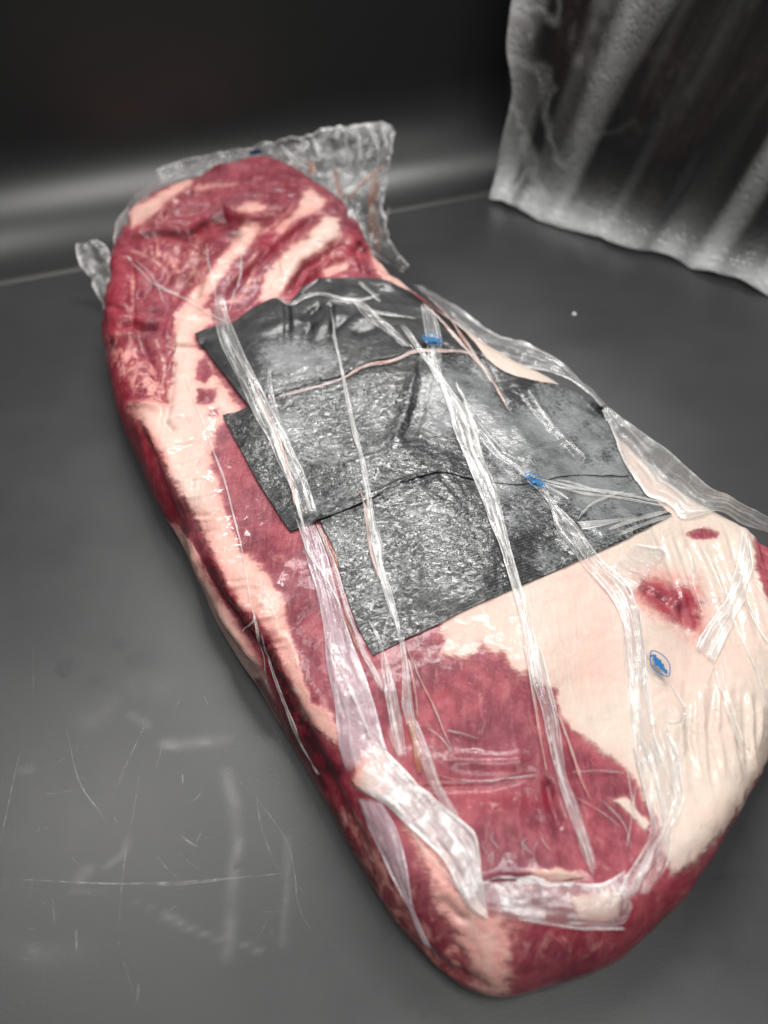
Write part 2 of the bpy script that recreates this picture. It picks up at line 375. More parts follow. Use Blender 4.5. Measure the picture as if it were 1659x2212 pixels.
# back wall with a coved foot
M_WALL = mat_plain('dark_wall_gloss', (.012, .0135, .013), .36, .6)
prof = [(0, 0.0)]
R_ = .095
for k in range(0, 13):
    a = math.radians(8 + 82 * k / 12); prof.append((R_ * math.sin(a), R_ * (1 - math.cos(a)) + .001))
prof += [(R_ + .002 + .02 * i / 6, R_ + .001 + .34 * i / 6) for i in range(1, 7)]
nU = 40; V = []
for i in range(nU):
    o = A0 + (A1 - A0) * i / (nU - 1)
    for a, z in prof: V.append((*(o + nl * a), z))
wall = mesh_np('back_wall', V, grid_faces(nU, len(prof)), M_WALL); wall['kind'] = 'structure'
# strip of sealant where the wall meets the table
M_SEAL = mat_plain('sealant_beige', (.020, .020, .019), .5)
V = []
for i in range(nU):
    o = A0 + (A1 - A0) * i / (nU - 1)
    for a, z in ((-.005, .0002), (-.004, .0018), (-.001, .0030), (.003, .0034), (.007, .0024)): V.append((*(o + nl * a), z))
s_ = mesh_np('sealant', V, grid_faces(nU, 5), M_SEAL, wall)
# dark side panel behind the plastic sheet
dr = dir2(bc_, br); nr_ = np.array([dr[1], -dr[0]]);
if nr_[0] < 0: nr_ = -nr_
B0 = bc_[:2] + nr_ * .035 - dr * .015; B1 = bc_[:2] + dr * .8 + nr_ * .035
V = []; F_ = []
for off, zs in ((0, 0), (.012, 1)):
    for p in (B0, B1):
        for z in (0.0, .36): V.append((*(p + nr_ * off), z))
F_ = [(0, 2, 3, 1), (4, 5, 7, 6), (0, 1, 5, 4), (2, 6, 7, 3), (1, 3, 7, 5), (0, 4, 6, 2)]
pan = mesh_np('side_panel', V, F_, mat_plain('dark_panel', (.010, .012, .012), .4), smooth=False); pan['kind'] = 'structure'

# ------------------------------------------------------------------ the cut of beef
OUT = [(1106, 2152, .012), (1173, 2134, .012), (1253, 2112, .012), (1320, 2085, .012), (1385, 2035, .012), (1466, 1957, .012), (1506, 1898, .012), (1546, 1838, .013), (1595, 1762, .014), (1658, 1645, .015),
       (1715, 1540, .016), (1755, 1400, .02), (1740, 1270, .026), (1660, 1165, .03), (1560, 1090, .036), (1440, 1000, .040), (1330, 900, .042), (1240, 828, .042),
       (1110, 760, .044), (990, 680, .046), (895, 610, .045), (838, 565, .045), (800, 495, .046), (752, 432, .048), (690, 392, .05), (610, 350, .052),
       (545, 345, .052), (480, 366, .05), (400, 408, .042), (330, 452, .034), (288, 495, .030), (262, 545, .028), (248, 610, .022), (238, 680, .018),
       (230, 735, .016), (236, 800, .014), (252, 880, .013), (280, 955, .012), (310, 1022, .011), (335, 1080, .011), (362, 1130, .011),
       (400, 1195, .011), (438, 1275, .011), (468, 1350, .011), (515, 1430, .011), (560, 1496, .011), (595, 1556, .011), (638, 1628, .011), (682, 1700, .011),
       (740, 1804, .011), (786, 1886, .011), (838, 1970, .011), (886, 2034, .011), (933, 2086, .011), (986, 2126, .011), (1040, 2150, .011)]
AX = [(1120, 1850), (1090, 1650), (1060, 1450), (1000, 1250), (900, 1080), (780, 900), (670, 730), (590, 600), (560, 520)]
HC = [(560, 400, .066), (420, 450, .058), (680, 440, .064), (500, 560, .064), (700, 560, .062), (330, 620, .055), (790, 560, .058), (420, 720, .058), (620, 720, .062),
      (850, 660, .064), (330, 800, .052), (420, 930, .058), (650, 900, .062), (900, 800, .067), (1050, 800, .060), (850, 1050, .068), (1100, 950, .064),
      (1250, 950, .054), (500, 1130, .056), (700, 1250, .062), (1000, 1200, .066), (1250, 1130, .060), (1430, 1080, .047), (1560, 1200, .044), (1350, 1300, .056),
      (1100, 1400, .062), (850, 1450, .060), (640, 1420, .054), (1560, 1400, .044), (1350, 1550, .053), (1100, 1600, .056), (900, 1650, .057), (760, 1640, .052),
      (1500, 1650, .044), (1300, 1800, .050), (1080, 1850, .051), (920, 1850, .050), (1060, 2020, .044), (1350, 1930, .043)]
hp = np.array([at_z(h[:2], h[2]) for h in HC])
def height(xy):
    d = np.linalg.norm(xy[:, None] - hp[None, :, :2], axis=2); w_ = 1 / (d ** 2 + .025 ** 2) ** 2
    return (w_ * hp[None, :, 2]).sum(1) / w_.sum(1)
out3 = np.array([at_z(o[:2], o[2]) for o in OUT])
NS = 900
rim = spline(out3[:, :2], NS, True); ax2 = spline(np.array([at_z(a, .055)[:2] for a in AX]), 200)
d_ = np.linalg.norm(rim[:, None] - ax2[None], axis=2); tgt = ax2[d_.argmin(1)]
for _ in range(40): tgt = (np.roll(tgt, 1, 0) + tgt + np.roll(tgt, -1, 0)) / 3
pr = project(np.c_[rim, np.full(NS, .012)])
# rounding width of the shoulder: steep on the left, gentle on the right
wleft = .020; Wd = np.full(NS, .024)
s_right = np.clip((pr[:, 0] - (pr[:, 1] * .75 + 250)) / 200, 0, 1)
Wd = .022 + .030 * s_right + .012 * np.clip((pr[:, 1] - 1980) / 130, 0, 1)
vec = tgt - rim; L_ = np.linalg.norm(vec, axis=1); vec /= L_[:, None]; Wd = np.minimum(Wd, L_ * .8)
rings = []
for k in range(6):                                               # underside and lower bulge
    a = math.radians(-90 + 90 * k / 6)
    inn = .012 * (1 - math.cos(a)); z0 = .014; rings.append((rim + vec * inn, np.full(NS, z0 + (z0 - .0012) * math.sin(a))))
for k in range(14):
    a = math.radians(90 * k / 14); inn = Wd * (1 - math.cos(a) ** .9); xy = rim + vec * inn[:, None]
    Hh = height(xy); rings.append((xy, .014 + (Hh - .014) * math.sin(a) ** .92))
for k in range(25):
    t = k / 24; xy = rim + vec * (Wd + (L_ - Wd) * t)[:, None]; rings.append((xy, height(xy)))
V = np.concatenate([np.c_[xy, z] for xy, z in rings]); nr = len(rings)
F = []
idx = lambda r, i: r * NS + (i % NS)
i = np.arange(NS)
Fq = np.concatenate([np.stack([idx(r, i), idx(r, i + 1), idx(r + 1, i + 1), idx(r + 1, i)], 1) for r in range(nr - 1)])
tmp = mesh_np('tmp', V, Fq)
# close the underside
cb = len(V)
import bmesh
bm = bmesh.new(); bm.from_mesh(tmp.data); bm.verts.ensure_lookup_table()
try: bm.faces.new([bm.verts[k] for k in range(NS)][::-1])
except Exception as ex: print('cap', ex)
bm.to_mesh(tmp.data); bm.free()
rm = tmp.modifiers.new('r', 'REMESH'); rm.mode = 'VOXEL'; rm.voxel_size = .00125; rm.use_smooth_shade = True
sm = tmp.modifiers.new('s', 'SMOOTH'); sm.factor = .5; sm.iterations = 10
me = bpy.data.meshes.new_from_object(tmp.evaluated_get(bpy.context.evaluated_depsgraph_get()))
bpy.data.objects.remove(tmp)
nv = len(me.vertices); co = np.empty(nv * 3, np.float32); me.vertices.foreach_get('co', co); co = co.reshape(-1, 3).astype(float)
no = np.empty(nv * 3, np.float32); me.vertices.foreach_get('normal', no); no = no.reshape(-1, 3).astype(float)
print('meat verts', nv, 'z', co[:, 2].min(), co[:, 2].max(), round(time.time() - T0, 1))
PP = project(co)
top = np.clip((co[:, 2] - .006) / .012, 0, 1)
# folds, seams, ridges, worked into the surface (metres along the normal)
disp = np.zeros(nv)
def groove(poly, wd, dep):
    d, t = line_d(PP, poly, wd * 3.2); disp[:] += dep * np.exp(-(d / wd) ** 2) * np.clip(np.minimum(t, 1 - t) * 6, .15, 1)
groove(Z1((330, 545), (420, 530), (560, 530), (640, 480), (700, 460), (800, 480), (900, 460), (960, 430)), 10, -.012)
groove(Z1((330, 500), (450, 470), (600, 420), (740, 400), (900, 400)), 26, .006); groove(Z1((330, 590), (440, 575), (560, 580)), 14, .003)
groove(Z1((1110, 440), (1010, 500), (930, 560), (850, 640), (760, 720), (700, 800)), 8, -.007)
groove(Z1((1180, 540), (1110, 600), (1020, 660), (960, 760)), 8, -.007); groove(Z1((1190, 620), (1100, 650), (1010, 740)), 10, -.008)
groove(Z1((590, 790), (680, 660), (780, 560), (830, 490)), 22, .004); groove(Z1((870, 790), (1000, 640), (1130, 500)), 20, .003)
groove(Z1((250, 900), (320, 880), (370, 900), (440, 900)), 8, -.009); groove(Z1((240, 960), (300, 950), (350, 960)), 13, .006)
groove(Z1((320, 600), (330, 700), (325, 800), (330, 880)), 7, -.003); groove(Z1((250, 700), (270, 600), (300, 550)), 16, .003)
groove(Z1((330, 900), (420, 1100), (480, 1240)), 10, -.003); groove(Z1((500, 860), (500, 1000), (480, 1230)), 7, -.002)
groove(Z1((560, 500), (600, 620), (520, 760), (480, 840)), 10, -.003); groove(Z1((1240, 560), (1260, 640), (1290, 700)), 8, -.004)
groove(Z5((470, 1200), (540, 1330), (620, 1430), (720, 1560), (790, 1700), (850, 1830), (930, 1980)), 15, -.006)
groove(Z5((380, 1000), (470, 1230), (560, 1400), (650, 1520), (740, 1660)), 14, .004)
groove(Z5((440, 1000), (520, 1160), (590, 1320), (700, 1470), (790, 1640), (860, 1790)), 18, .003)
groove(Z5((130, 470), (260, 640), (330, 800), (400, 940)), 20, .003); groove(Z5((170, 500), (250, 720), (300, 900), (350, 1050)), 9, -.004)
groove(Z5((300, 440), (280, 520), (330, 570)), 8, -.003); groove(Z5((110, 440), (200, 440), (300, 470)), 8, .002)
groove(Z4((20, 230), (120, 420), (200, 560), (300, 760), (380, 930)), 14, -.003)
groove(Z4((470, 640), (600, 650), (760, 640), (930, 600)), 7, -.0011); groove(Z4((940, 610), (960, 700), (990, 780)), 9, -.003); groove(Z4((600, 560), (760, 565), (900, 560)), 16, .002)
groove(Z4((720, 950), (900, 945), (1080, 950)), 9, -.003); groove(Z4((590, 990), (650, 1060), (700, 1080)), 11, -.0015)
groove(Z3((1100, 1430), (1200, 1480), (1250, 1520)), 8, -.003); groove(Z3((1230, 1500), (1280, 1510)), 8, .003)
groove(Z4((480, 1130), (620, 1240), (760, 1290)), 14, -.002)
for k in range(26):                                              # film-drawn creases in the right-hand fat
    x = 1150 + 26 * k + random.uniform(-8, 8); y0 = 1180 + random.uniform(-40, 60)
    groove(Z3((x, y0), (x + 60 + random.uniform(-10, 30), y0 + 170), (x + 150, y0 + 420 + random.uniform(0, 140))), random.uniform(4, 8), random.choice((-.0008, .0008, -.0010)))
for k in range(20):
    x = 1370 + 15 * k + random.uniform(-8, 8); y0 = 330 + random.uniform(-60, 60)
    groove(Z4((x, y0), (x - 10 + random.uniform(-10, 20), y0 + 150), (x + 20, y0 + 300)), random.uniform(4, 7), random.choice((-.0011, .0012)))
for k in range(26):                                              # little puckers across the left shoulder fat
    t = random.random(); c0 = Z5((330, 500), (420, 800), (560, 1080), (650, 1300), (800, 1600)); c = spline(c0, 50)[int(t * 49)]
    dx, dy = random.uniform(18, 46), random.uniform(-16, -2)
    groove(np.array([c + (-dx, -dy), c + (random.uniform(-4, 4), random.uniform(-6, 6)), c + (dx, dy)]), random.uniform(3.5, 7), random.choice((-.0009, -.0006, .0009)))
for k in range(30):
    c = np.array((random.uniform(270, 800), random.uniform(420, 760))); a_ = random.gauss(-.65, .5); L = random.uniform(25, 75)
    dx, dy = L * math.cos(a_), L * math.sin(a_); groove(np.array([c - (dx, dy), c + (random.uniform(-8, 8), random.uniform(-8, 8)), c + (dx, dy)]), random.uniform(4, 9), random.choice((-.0035, -.0028, .0022)))
disp += .0022 * fbm(co * 17, 2, 33) + .0012 * fbm(co * 42, 3, 3) + .0004 * fbm(co * 130, 3, 9)
far = np.clip((co[:, 1] - .42) / .12, 0, 1); disp += far * .0048 * fbm(co * [34, 60, 50], 3, 21)
co += no * (disp * top)[:, None]
me.vertices.foreach_set('co', co.astype(np.float32).ravel()); me.update()
PP = project(co)
S = lambda poly, k=24: np.clip(signed(PP, poly) / k, -1.6, 1.6)
U = lambda a, b: np.maximum(a, b)
D = lambda poly, wd: np.exp(-(line_d(PP, poly, wd * 3)[0] / wd) ** 2)
# what is fat and what is lean
right_fat = np.vstack([ZP((955, 1335)), Z4((600, 150), (600, 190), (625, 215), (680, 232), (740, 190), (800, 215), (850, 290), (880, 270), (910, 300), (960, 330), (985, 410), (1040, 470), (1130, 530), (1190, 570),
                       (1240, 640), (1285, 720), (1320, 800), (1325, 880), (1345, 925), (1400, 900), (1450, 850), (1520, 790), (1600, 670), (1680, 540)), ZP((1830, 1560), (1830, 1250), (1650, 1120), (1450, 1040), (1260, 830), (1100, 820), (1000, 1100))])
fat = S(right_fat, 30)
spot = Z3((1070, 1460), (1130, 1400), (1180, 1390), (1270, 1420), (1340, 1430), (1370, 1560), (1350, 1620), (1290, 1590), (1220, 1550), (1120, 1490))
fat = np.minimum(fat, -S(spot, 46) + .1)
fat = np.minimum(fat, -S(Z3((1290, 1205), (1380, 1175), (1450, 1195), (1440, 1222), (1350, 1228)), 14))
fat = np.minimum(fat, -S(Z3((1600, 1210), (1659, 1180), (1720, 1200), (1720, 1520), (1659, 1500), (1610, 1350)), 20))
left_fat = Z5((340, 120), (410, 130), (470, 230), (640, 480), (560, 520), (530, 560), (500, 660), (505, 740), (540, 860), (570, 930), (625, 1100), (700, 1150), (740, 1200), (830, 1330), (850, 1420), (880, 1560), (920, 1680), (960, 1800), (1040, 1850), (1090, 1930),
              (1060, 2000), (960, 1920), (890, 1880), (840, 1790), (810, 1690), (800, 1600), (760, 1490), (680, 1400), (600, 1380), (590, 1330), (520, 1180), (490, 1090), (430, 980), (370, 880), (320, 790), (270, 680), (190, 560), (120, 480), (110, 440), (200, 430), (310, 450), (320, 350))
fat = U(fat, S(left_fat, 24))
for q in (((430, 240), (480, 230), (500, 300), (470, 350), (420, 330)), ((430, 370), (520, 370), (500, 440), (430, 440)), ((480, 465), (530, 460), (520, 495), (480, 490))): fat = np.minimum(fat, -S(Z5(*q), 14) + .15)
flap = Z5((285, 960), (345, 1000), (420, 1090), (480, 1220), (545, 1330), (612, 1420), (665, 1500), (715, 1590), (760, 1700), (800, 1820), (810, 1900), (700, 1780), (600, 1650), (520, 1520), (470, 1400), (420, 1240), (350, 1100), (270, 990))
fat = U(fat, S(flap, 14))
near_fat = Z4((480, 730), (560, 780), (630, 850), (670, 960), (770, 1040), (880, 1090), (850, 1170), (840, 1300), (770, 1360), (690, 1290), (640, 1180), (580, 1060), (520, 900), (490, 800))
nf = S(near_fat, 75); fat = U(fat, nf * 1.3 - .30)
fat = U(fat, S(Z4((330, 530), (380, 500), (430, 560), (450, 660), (380, 680), (320, 640)), 24))
fat = U(fat, S(Z4((880, 905), (980, 900), (1090, 935), (1000, 955), (900, 945)), 14) - .2)
fat = U(fat, S(Z4((1130, 680), (1200, 670), (1290, 760), (1260, 790), (1170, 700)), 14) - .25)
fat = U(fat, S(Z4((1010, 1000), (1180, 960), (1190, 1080), (1040, 1085)), 20) - .2)
fat = U(fat, S(Z1((500, 900), (530, 830), (600, 730), (680, 630), (740, 550), (790, 470), (850, 495), (830, 560), (770, 620), (690, 720), (640, 790), (600, 850), (545, 930)), 18))
fat = U(fat, S(Z1((500, 850), (640, 840), (660, 890), (580, 940), (560, 1000), (480, 1260), (470, 1200), (500, 1060)), 16))
tan = Z1((840, 800), (870, 690), (950, 600), (1050, 530), (1110, 450), (1170, 470), (1180, 540), (1110, 590), (1020, 650), (990, 700), (930, 770), (880, 815)); fat = U(fat, S(tan, 18))
corner = Z1((1010, 350), (1060, 340), (1120, 400), (1090, 440), (1000, 480), (940, 540), (880, 520), (970, 450), (1005, 400)); fat = U(fat, S(corner, 18) - .15)
fat = U(fat, S(Z1((300, 440), (390, 390), (560, 300), (580, 330), (470, 400), (400, 480), (320, 520)), 14) - .1)
fat = U(fat, S(Z1((720, 430), (800, 400), (890, 410), (860, 450), (760, 460)), 14) - .15)
fat = U(fat, S(Z1((1290, 600), (1330, 620), (1440, 720), (1500, 780), (1420, 760), (1320, 700)), 14))
fat = U(fat, S(ZC((330, 320), (480, 370), (600, 390), (720, 430), (850, 500), (960, 600), (900, 620), (760, 500), (600, 440), (420, 380)), 12))
fat = U(fat, S(ZP((930, 640), (1010, 660), (1120, 740), (1260, 820), (1260, 860), (1100, 830), (1040, 780), (960, 690)), 16))
fat = U(fat, 1.2 * D(Z1((1190, 660), (1120, 690)), 12) - .6)
for q in (((330, 600), (420, 640), (480, 700)), ((600, 560), (560, 640), (590, 730)), ((1030, 640), (1100, 600), (1190, 560)), ((700, 760), (760, 690), (830, 620)), ((480, 620), (520, 700), (500, 790)), ((980, 420), (900, 500), (800, 560)),
          ((540, 360), (640, 340), (760, 330)), ((330, 700), (330, 800), (320, 880)), ((420, 960), (460, 1060), (450, 1180)), ((880, 600), (820, 680), (780, 780)), ((1050, 700), (1120, 660), (1200, 640)), ((650, 820), (760, 800), (850, 700))):
    fat = U(fat, 1.0 * D(Z1(*q), 8) - .98)
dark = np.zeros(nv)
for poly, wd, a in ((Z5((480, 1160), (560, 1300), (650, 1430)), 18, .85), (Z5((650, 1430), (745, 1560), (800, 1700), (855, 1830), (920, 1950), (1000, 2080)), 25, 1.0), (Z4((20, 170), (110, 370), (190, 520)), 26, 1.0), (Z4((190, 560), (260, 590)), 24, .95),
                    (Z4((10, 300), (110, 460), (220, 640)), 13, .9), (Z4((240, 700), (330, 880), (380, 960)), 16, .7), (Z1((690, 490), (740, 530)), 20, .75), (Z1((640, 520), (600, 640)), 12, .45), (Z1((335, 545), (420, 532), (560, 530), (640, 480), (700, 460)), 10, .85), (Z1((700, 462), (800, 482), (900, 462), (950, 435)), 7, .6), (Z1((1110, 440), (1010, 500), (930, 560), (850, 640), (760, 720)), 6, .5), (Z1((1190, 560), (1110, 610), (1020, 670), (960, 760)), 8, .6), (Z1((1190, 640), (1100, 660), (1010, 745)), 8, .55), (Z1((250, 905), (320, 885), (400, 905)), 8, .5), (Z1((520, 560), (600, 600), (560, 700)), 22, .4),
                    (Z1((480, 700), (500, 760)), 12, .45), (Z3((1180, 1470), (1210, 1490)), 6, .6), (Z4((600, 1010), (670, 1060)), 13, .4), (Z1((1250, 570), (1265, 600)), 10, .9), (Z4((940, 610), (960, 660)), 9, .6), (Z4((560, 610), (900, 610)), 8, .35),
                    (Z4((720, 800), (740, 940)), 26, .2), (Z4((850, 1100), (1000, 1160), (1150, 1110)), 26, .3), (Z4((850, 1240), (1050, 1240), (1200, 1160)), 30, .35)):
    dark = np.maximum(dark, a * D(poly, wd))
blood = np.zeros(nv)
for poly, wd, a in ((Z1((270, 640), (260, 800), (240, 950), (260, 1150)), 42, .55), (Z1((330, 540), (500, 540), (640, 500)), 30, .6), (Z1((1000, 780), (1150, 640), (1250, 560)), 40, .5), (Z1((860, 560), (1000, 500)), 20, .6), (Z5((60, 300), (110, 520), (220, 760), (330, 960)), 26, .75), (Z5((500, 1200), (640, 1420)), 30, .6), (Z4((120, 460), (280, 760), (440, 1020), (620, 1230)), 50, .5), (Z1((225, 930), (280, 890), (340, 895)), 16, .9), (Z1((330, 540), (560, 525), (700, 460), (930, 455)), 12, .7), (Z1((250, 700), (290, 600), (330, 560)), 12, .5), (Z5((120, 460), (170, 560), (260, 690)), 18, .8), (Z5((60, 400), (120, 560), (200, 720)), 14, .6),
                    (Z5((650, 1420), (760, 1560), (800, 1720), (880, 1880)), 30, .8), (Z4((200, 560), (290, 700), (340, 840), (420, 960)), 34, .55), (spot[[1, 4, 6, 9]], 26, .75), (Z1((1000, 760), (1020, 720), (1150, 640)), 12, .7), (Z1((930, 560), (850, 640), (760, 720)), 9, .6),
                    (Z4((600, 620), (760, 690), (930, 680)), 26, .45), (Z4((840, 1090), (1000, 1110), (1180, 1080), (1400, 980)), 40, .4), (Z1((1300, 640), (1380, 720)), 10, .5), (Z4((580, 365), (620, 330)), 5, .8), (Z4((480, 440), (530, 560)), 14, .5)):
    blood = np.maximum(blood, a * D(poly, wd))
pink = np.clip(.95 - np.clip((PP[:, 0] - 700 - (PP[:, 1] - 900) * .25) / 400, 0, 1) * .95, 0, 1)
pink = np.maximum(pink, np.clip(nf + .5, 0, 1)); pink *= 1 - .75 * np.clip(S(tan, 20) + .4, 0, 1); pink *= 1 - .7 * D(Z5((330, 200), (360, 400), (310, 520), (350, 700), (400, 850)), 40)
pink = np.maximum(pink, .5 * D(Z3((880, 1380), (960, 1600), (900, 1800)), 60))
marb = np.full(nv, .28)
marb = np.maximum(marb, .9 * D(Z1((270, 1000), (330, 1100), (420, 1170)), 50)); marb = np.maximum(marb, .8 * D(Z1((600, 600), (560, 720), (440, 620)), 50))
marb = np.maximum(marb, .9 * D(Z4((300, 760), (380, 900), (480, 1050), (620, 1200)), 60)); marb = np.maximum(marb, .55 * D(Z4((880, 1150), (1100, 1150)), 50)); marb = np.maximum(marb, .7 * D(Z1((1000, 620), (1150, 600)), 50))
marb = np.maximum(marb, .6 * D(Z1((620, 350), (400, 480)), 40)); marb = np.maximum(marb, .7 * D(Z4((500, 700), (600, 900)), 50))
wr = np.full(nv, .16)
wr = np.maximum(wr, 1.0 * D(Z5((420, 600), (520, 900), (640, 1200), (760, 1420), (900, 1780)), 70)); wr = np.maximum(wr, 1.0 * D(Z4((740, 800), (880, 800), (980, 900)), 80)); wr = np.maximum(wr, .9 * D(Z3((1300, 1250), (1450, 1600), (1500, 1900)), 110))
wr = np.maximum(wr, .45 * D(Z4((660, 460), (760, 520)), 50))
beef = bpy.data.objects.new('beef_cut', me); C.objects.link(beef); me.name = 'beef_cut'; me.materials.clear(); me.materials.append(M_MEAT)
me.polygons.foreach_set('use_smooth', np.ones(len(me.polygons), bool))
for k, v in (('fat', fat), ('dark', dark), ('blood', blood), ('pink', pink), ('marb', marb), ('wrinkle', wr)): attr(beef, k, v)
tag(beef, 'long raw red beef brisket with creamy fat cap lying on the dark table', 'meat')
me.calc_loop_triangles(); tri = np.empty(len(me.loop_triangles) * 3, np.int32); me.loop_triangles.foreach_get('vertices', tri); tri = tri.reshape(-1, 3)
BV, BT = [co], [tri]; BVH = None
def rebuild():
    global BVH
    off = np.cumsum([0] + [len(v) for v in BV[:-1]])
    vv = np.vstack(BV).tolist(); tt = np.vstack([t + o for t, o in zip(BT, off)]).tolist()
    BVH = BVHTree.FromPolygons(vv, tt, all_triangles=True)
rebuild(); print('bvh', round(time.time() - T0, 1))
def cast(p):
    d = Vector(ray(p)).normalized(); h, n, _, _ = BVH.ray_cast(Vector(CO), d)
    if h is None: return None, None
    if n.dot(d) > 0: n = -n
    return np.array(h), np.array(n)
def drape(G, zfall=.03):
    """G: (nu,nv,2) pixel grid -> points and smoothed normals on what lies below"""
    nu, nv_, _ = G.shape; P = np.zeros((nu, nv_, 3)); Nn = np.zeros((nu, nv_, 3)); last = None
    miss = []
    for a in range(nu):
        for b in range(nv_):
            h, n = cast(G[a, b])
            if h is None: miss.append((a, b)); continue
            P[a, b] = h; Nn[a, b] = n
    ms = set(miss); hit = [(a, b) for a in range(nu) for b in range(nv_) if (a, b) not in ms]
    if miss and hit:
        H = np.array(hit); PG = G[H[:, 0], H[:, 1]]
        for a, b in miss:
            k = ((PG - G[a, b]) ** 2).sum(1).argmin(); q = P[tuple(H[k])]
            P[a, b] = at_y(G[a, b], q[1] + .002); Nn[a, b] = (0, -.3, .95)
    elif miss:
        for a, b in miss: P[a, b] = at_z(G[a, b], zfall); Nn[a, b] = (0, 0, 1)
    for _ in range(3):
        Q = np.pad(Nn, ((1, 1), (1, 1), (0, 0)), mode='edge'); Nn = (Q[1:-1, 1:-1] + Q[:-2, 1:-1] + Q[2:, 1:-1] + Q[1:-1, :-2] + Q[1:-1, 2:]) / 5
    return P, Nn / (np.linalg.norm(Nn, axis=2)[..., None] + 1e-9)
def smooth_grid(P, it):
    for _ in range(it):
        Q = np.pad(P, ((1, 1), (1, 1), (0, 0)), mode='edge'); P = .5 * P + .125 * (Q[:-2, 1:-1] + Q[2:, 1:-1] + Q[1:-1, :-2] + Q[1:-1, 2:])
    return P

# ------------------------------------------------------------------ black liner: three overlapping panels
liner = empty('black_liner', at_z((850, 1000), .06))
tag(liner, 'black wet paper liner in three overlapping panels on the middle of the beef', 'liner')
def coons(Lp, Rp, Tp, Bp, nu, nv_):
    L, R, T, B = spline(Lp, nu), spline(Rp, nu), spline(Tp, nv_), spline(Bp, nv_)
    u = np.linspace(0, 1, nu)[:, None, None]; v = np.linspace(0, 1, nv_)[None, :, None]
    return (1 - v) * L[:, None] + v * R[:, None] + (1 - u) * T[None] + u * B[None] - ((1 - u) * (1 - v) * L[0] + (1 - u) * v * R[0] + u * (1 - v) * L[-1] + u * v * R[-1])
def blobs(Pp, L):
    r = np.zeros(len(Pp))
    for x, y, rad, a in L: r = np.maximum(r, a * np.exp(-((Pp[:, 0] - x) ** 2 + (Pp[:, 1] - y) ** 2) / rad ** 2))
    return r
MIST = [(*q, r, a) for q, r, a in (
    [(Z2((x, y))[0], r, a) for x, y, r, a in ((520, 520, 60, .95), (620, 560, 60, .95), (720, 530, 45, .8), (500, 640, 35, .7), (640, 830, 120, .62), (760, 1000, 130, .62), (900, 760, 90, .6), (1000, 900, 90, .55), (860, 1250, 70, .55), (700, 1250, 40, .7), (800, 1180, 70, .6),
      (1000, 1400, 120, .6), (1200, 1300, 120, .6), (1380, 1420, 90, .55), (1000, 1650, 120, .5), (1250, 1600, 110, .5), (1300, 700, 70, .95), (1290, 820, 60, .9), (1270, 620, 40, .8), (800, 1400, 60, .65))] +
    [(Z3((x, y))[0], r, a) for x, y, r, a in ((300, 560, 60, .95), (420, 560, 60, .9), (450, 700, 70, .95), (560, 800, 90, 1.0), (700, 800, 90, .95), (800, 720, 80, .85), (900, 800, 80, .85), (760, 940, 90, .95), (560, 980, 80, .85), (900, 1000, 90, .95), (1050, 1050, 70, .95), (950, 1150, 70, .85), (600, 1120, 70, .7),
      (700, 1300, 50, .7), (1150, 1090, 50, .95), (200, 560, 40, .7), (850, 640, 60, .8), (700, 620, 50, .8), (1010, 930, 60, .9), (360, 480, 40, .6))])]
SPK = [(*Z2((x, y))[0], r, a) for x, y, r, a in ((600, 800, 110, 1), (900, 760, 90, 1), (760, 980, 140, 1), (1040, 760, 70, .9), (1100, 1150, 120, 1), (1200, 1350, 160, 1), (950, 1400, 120, .8), (1450, 1500, 90, .8), (1000, 1700, 150, .7), (500, 1150, 60, .8), (300, 900, 50, .8))]
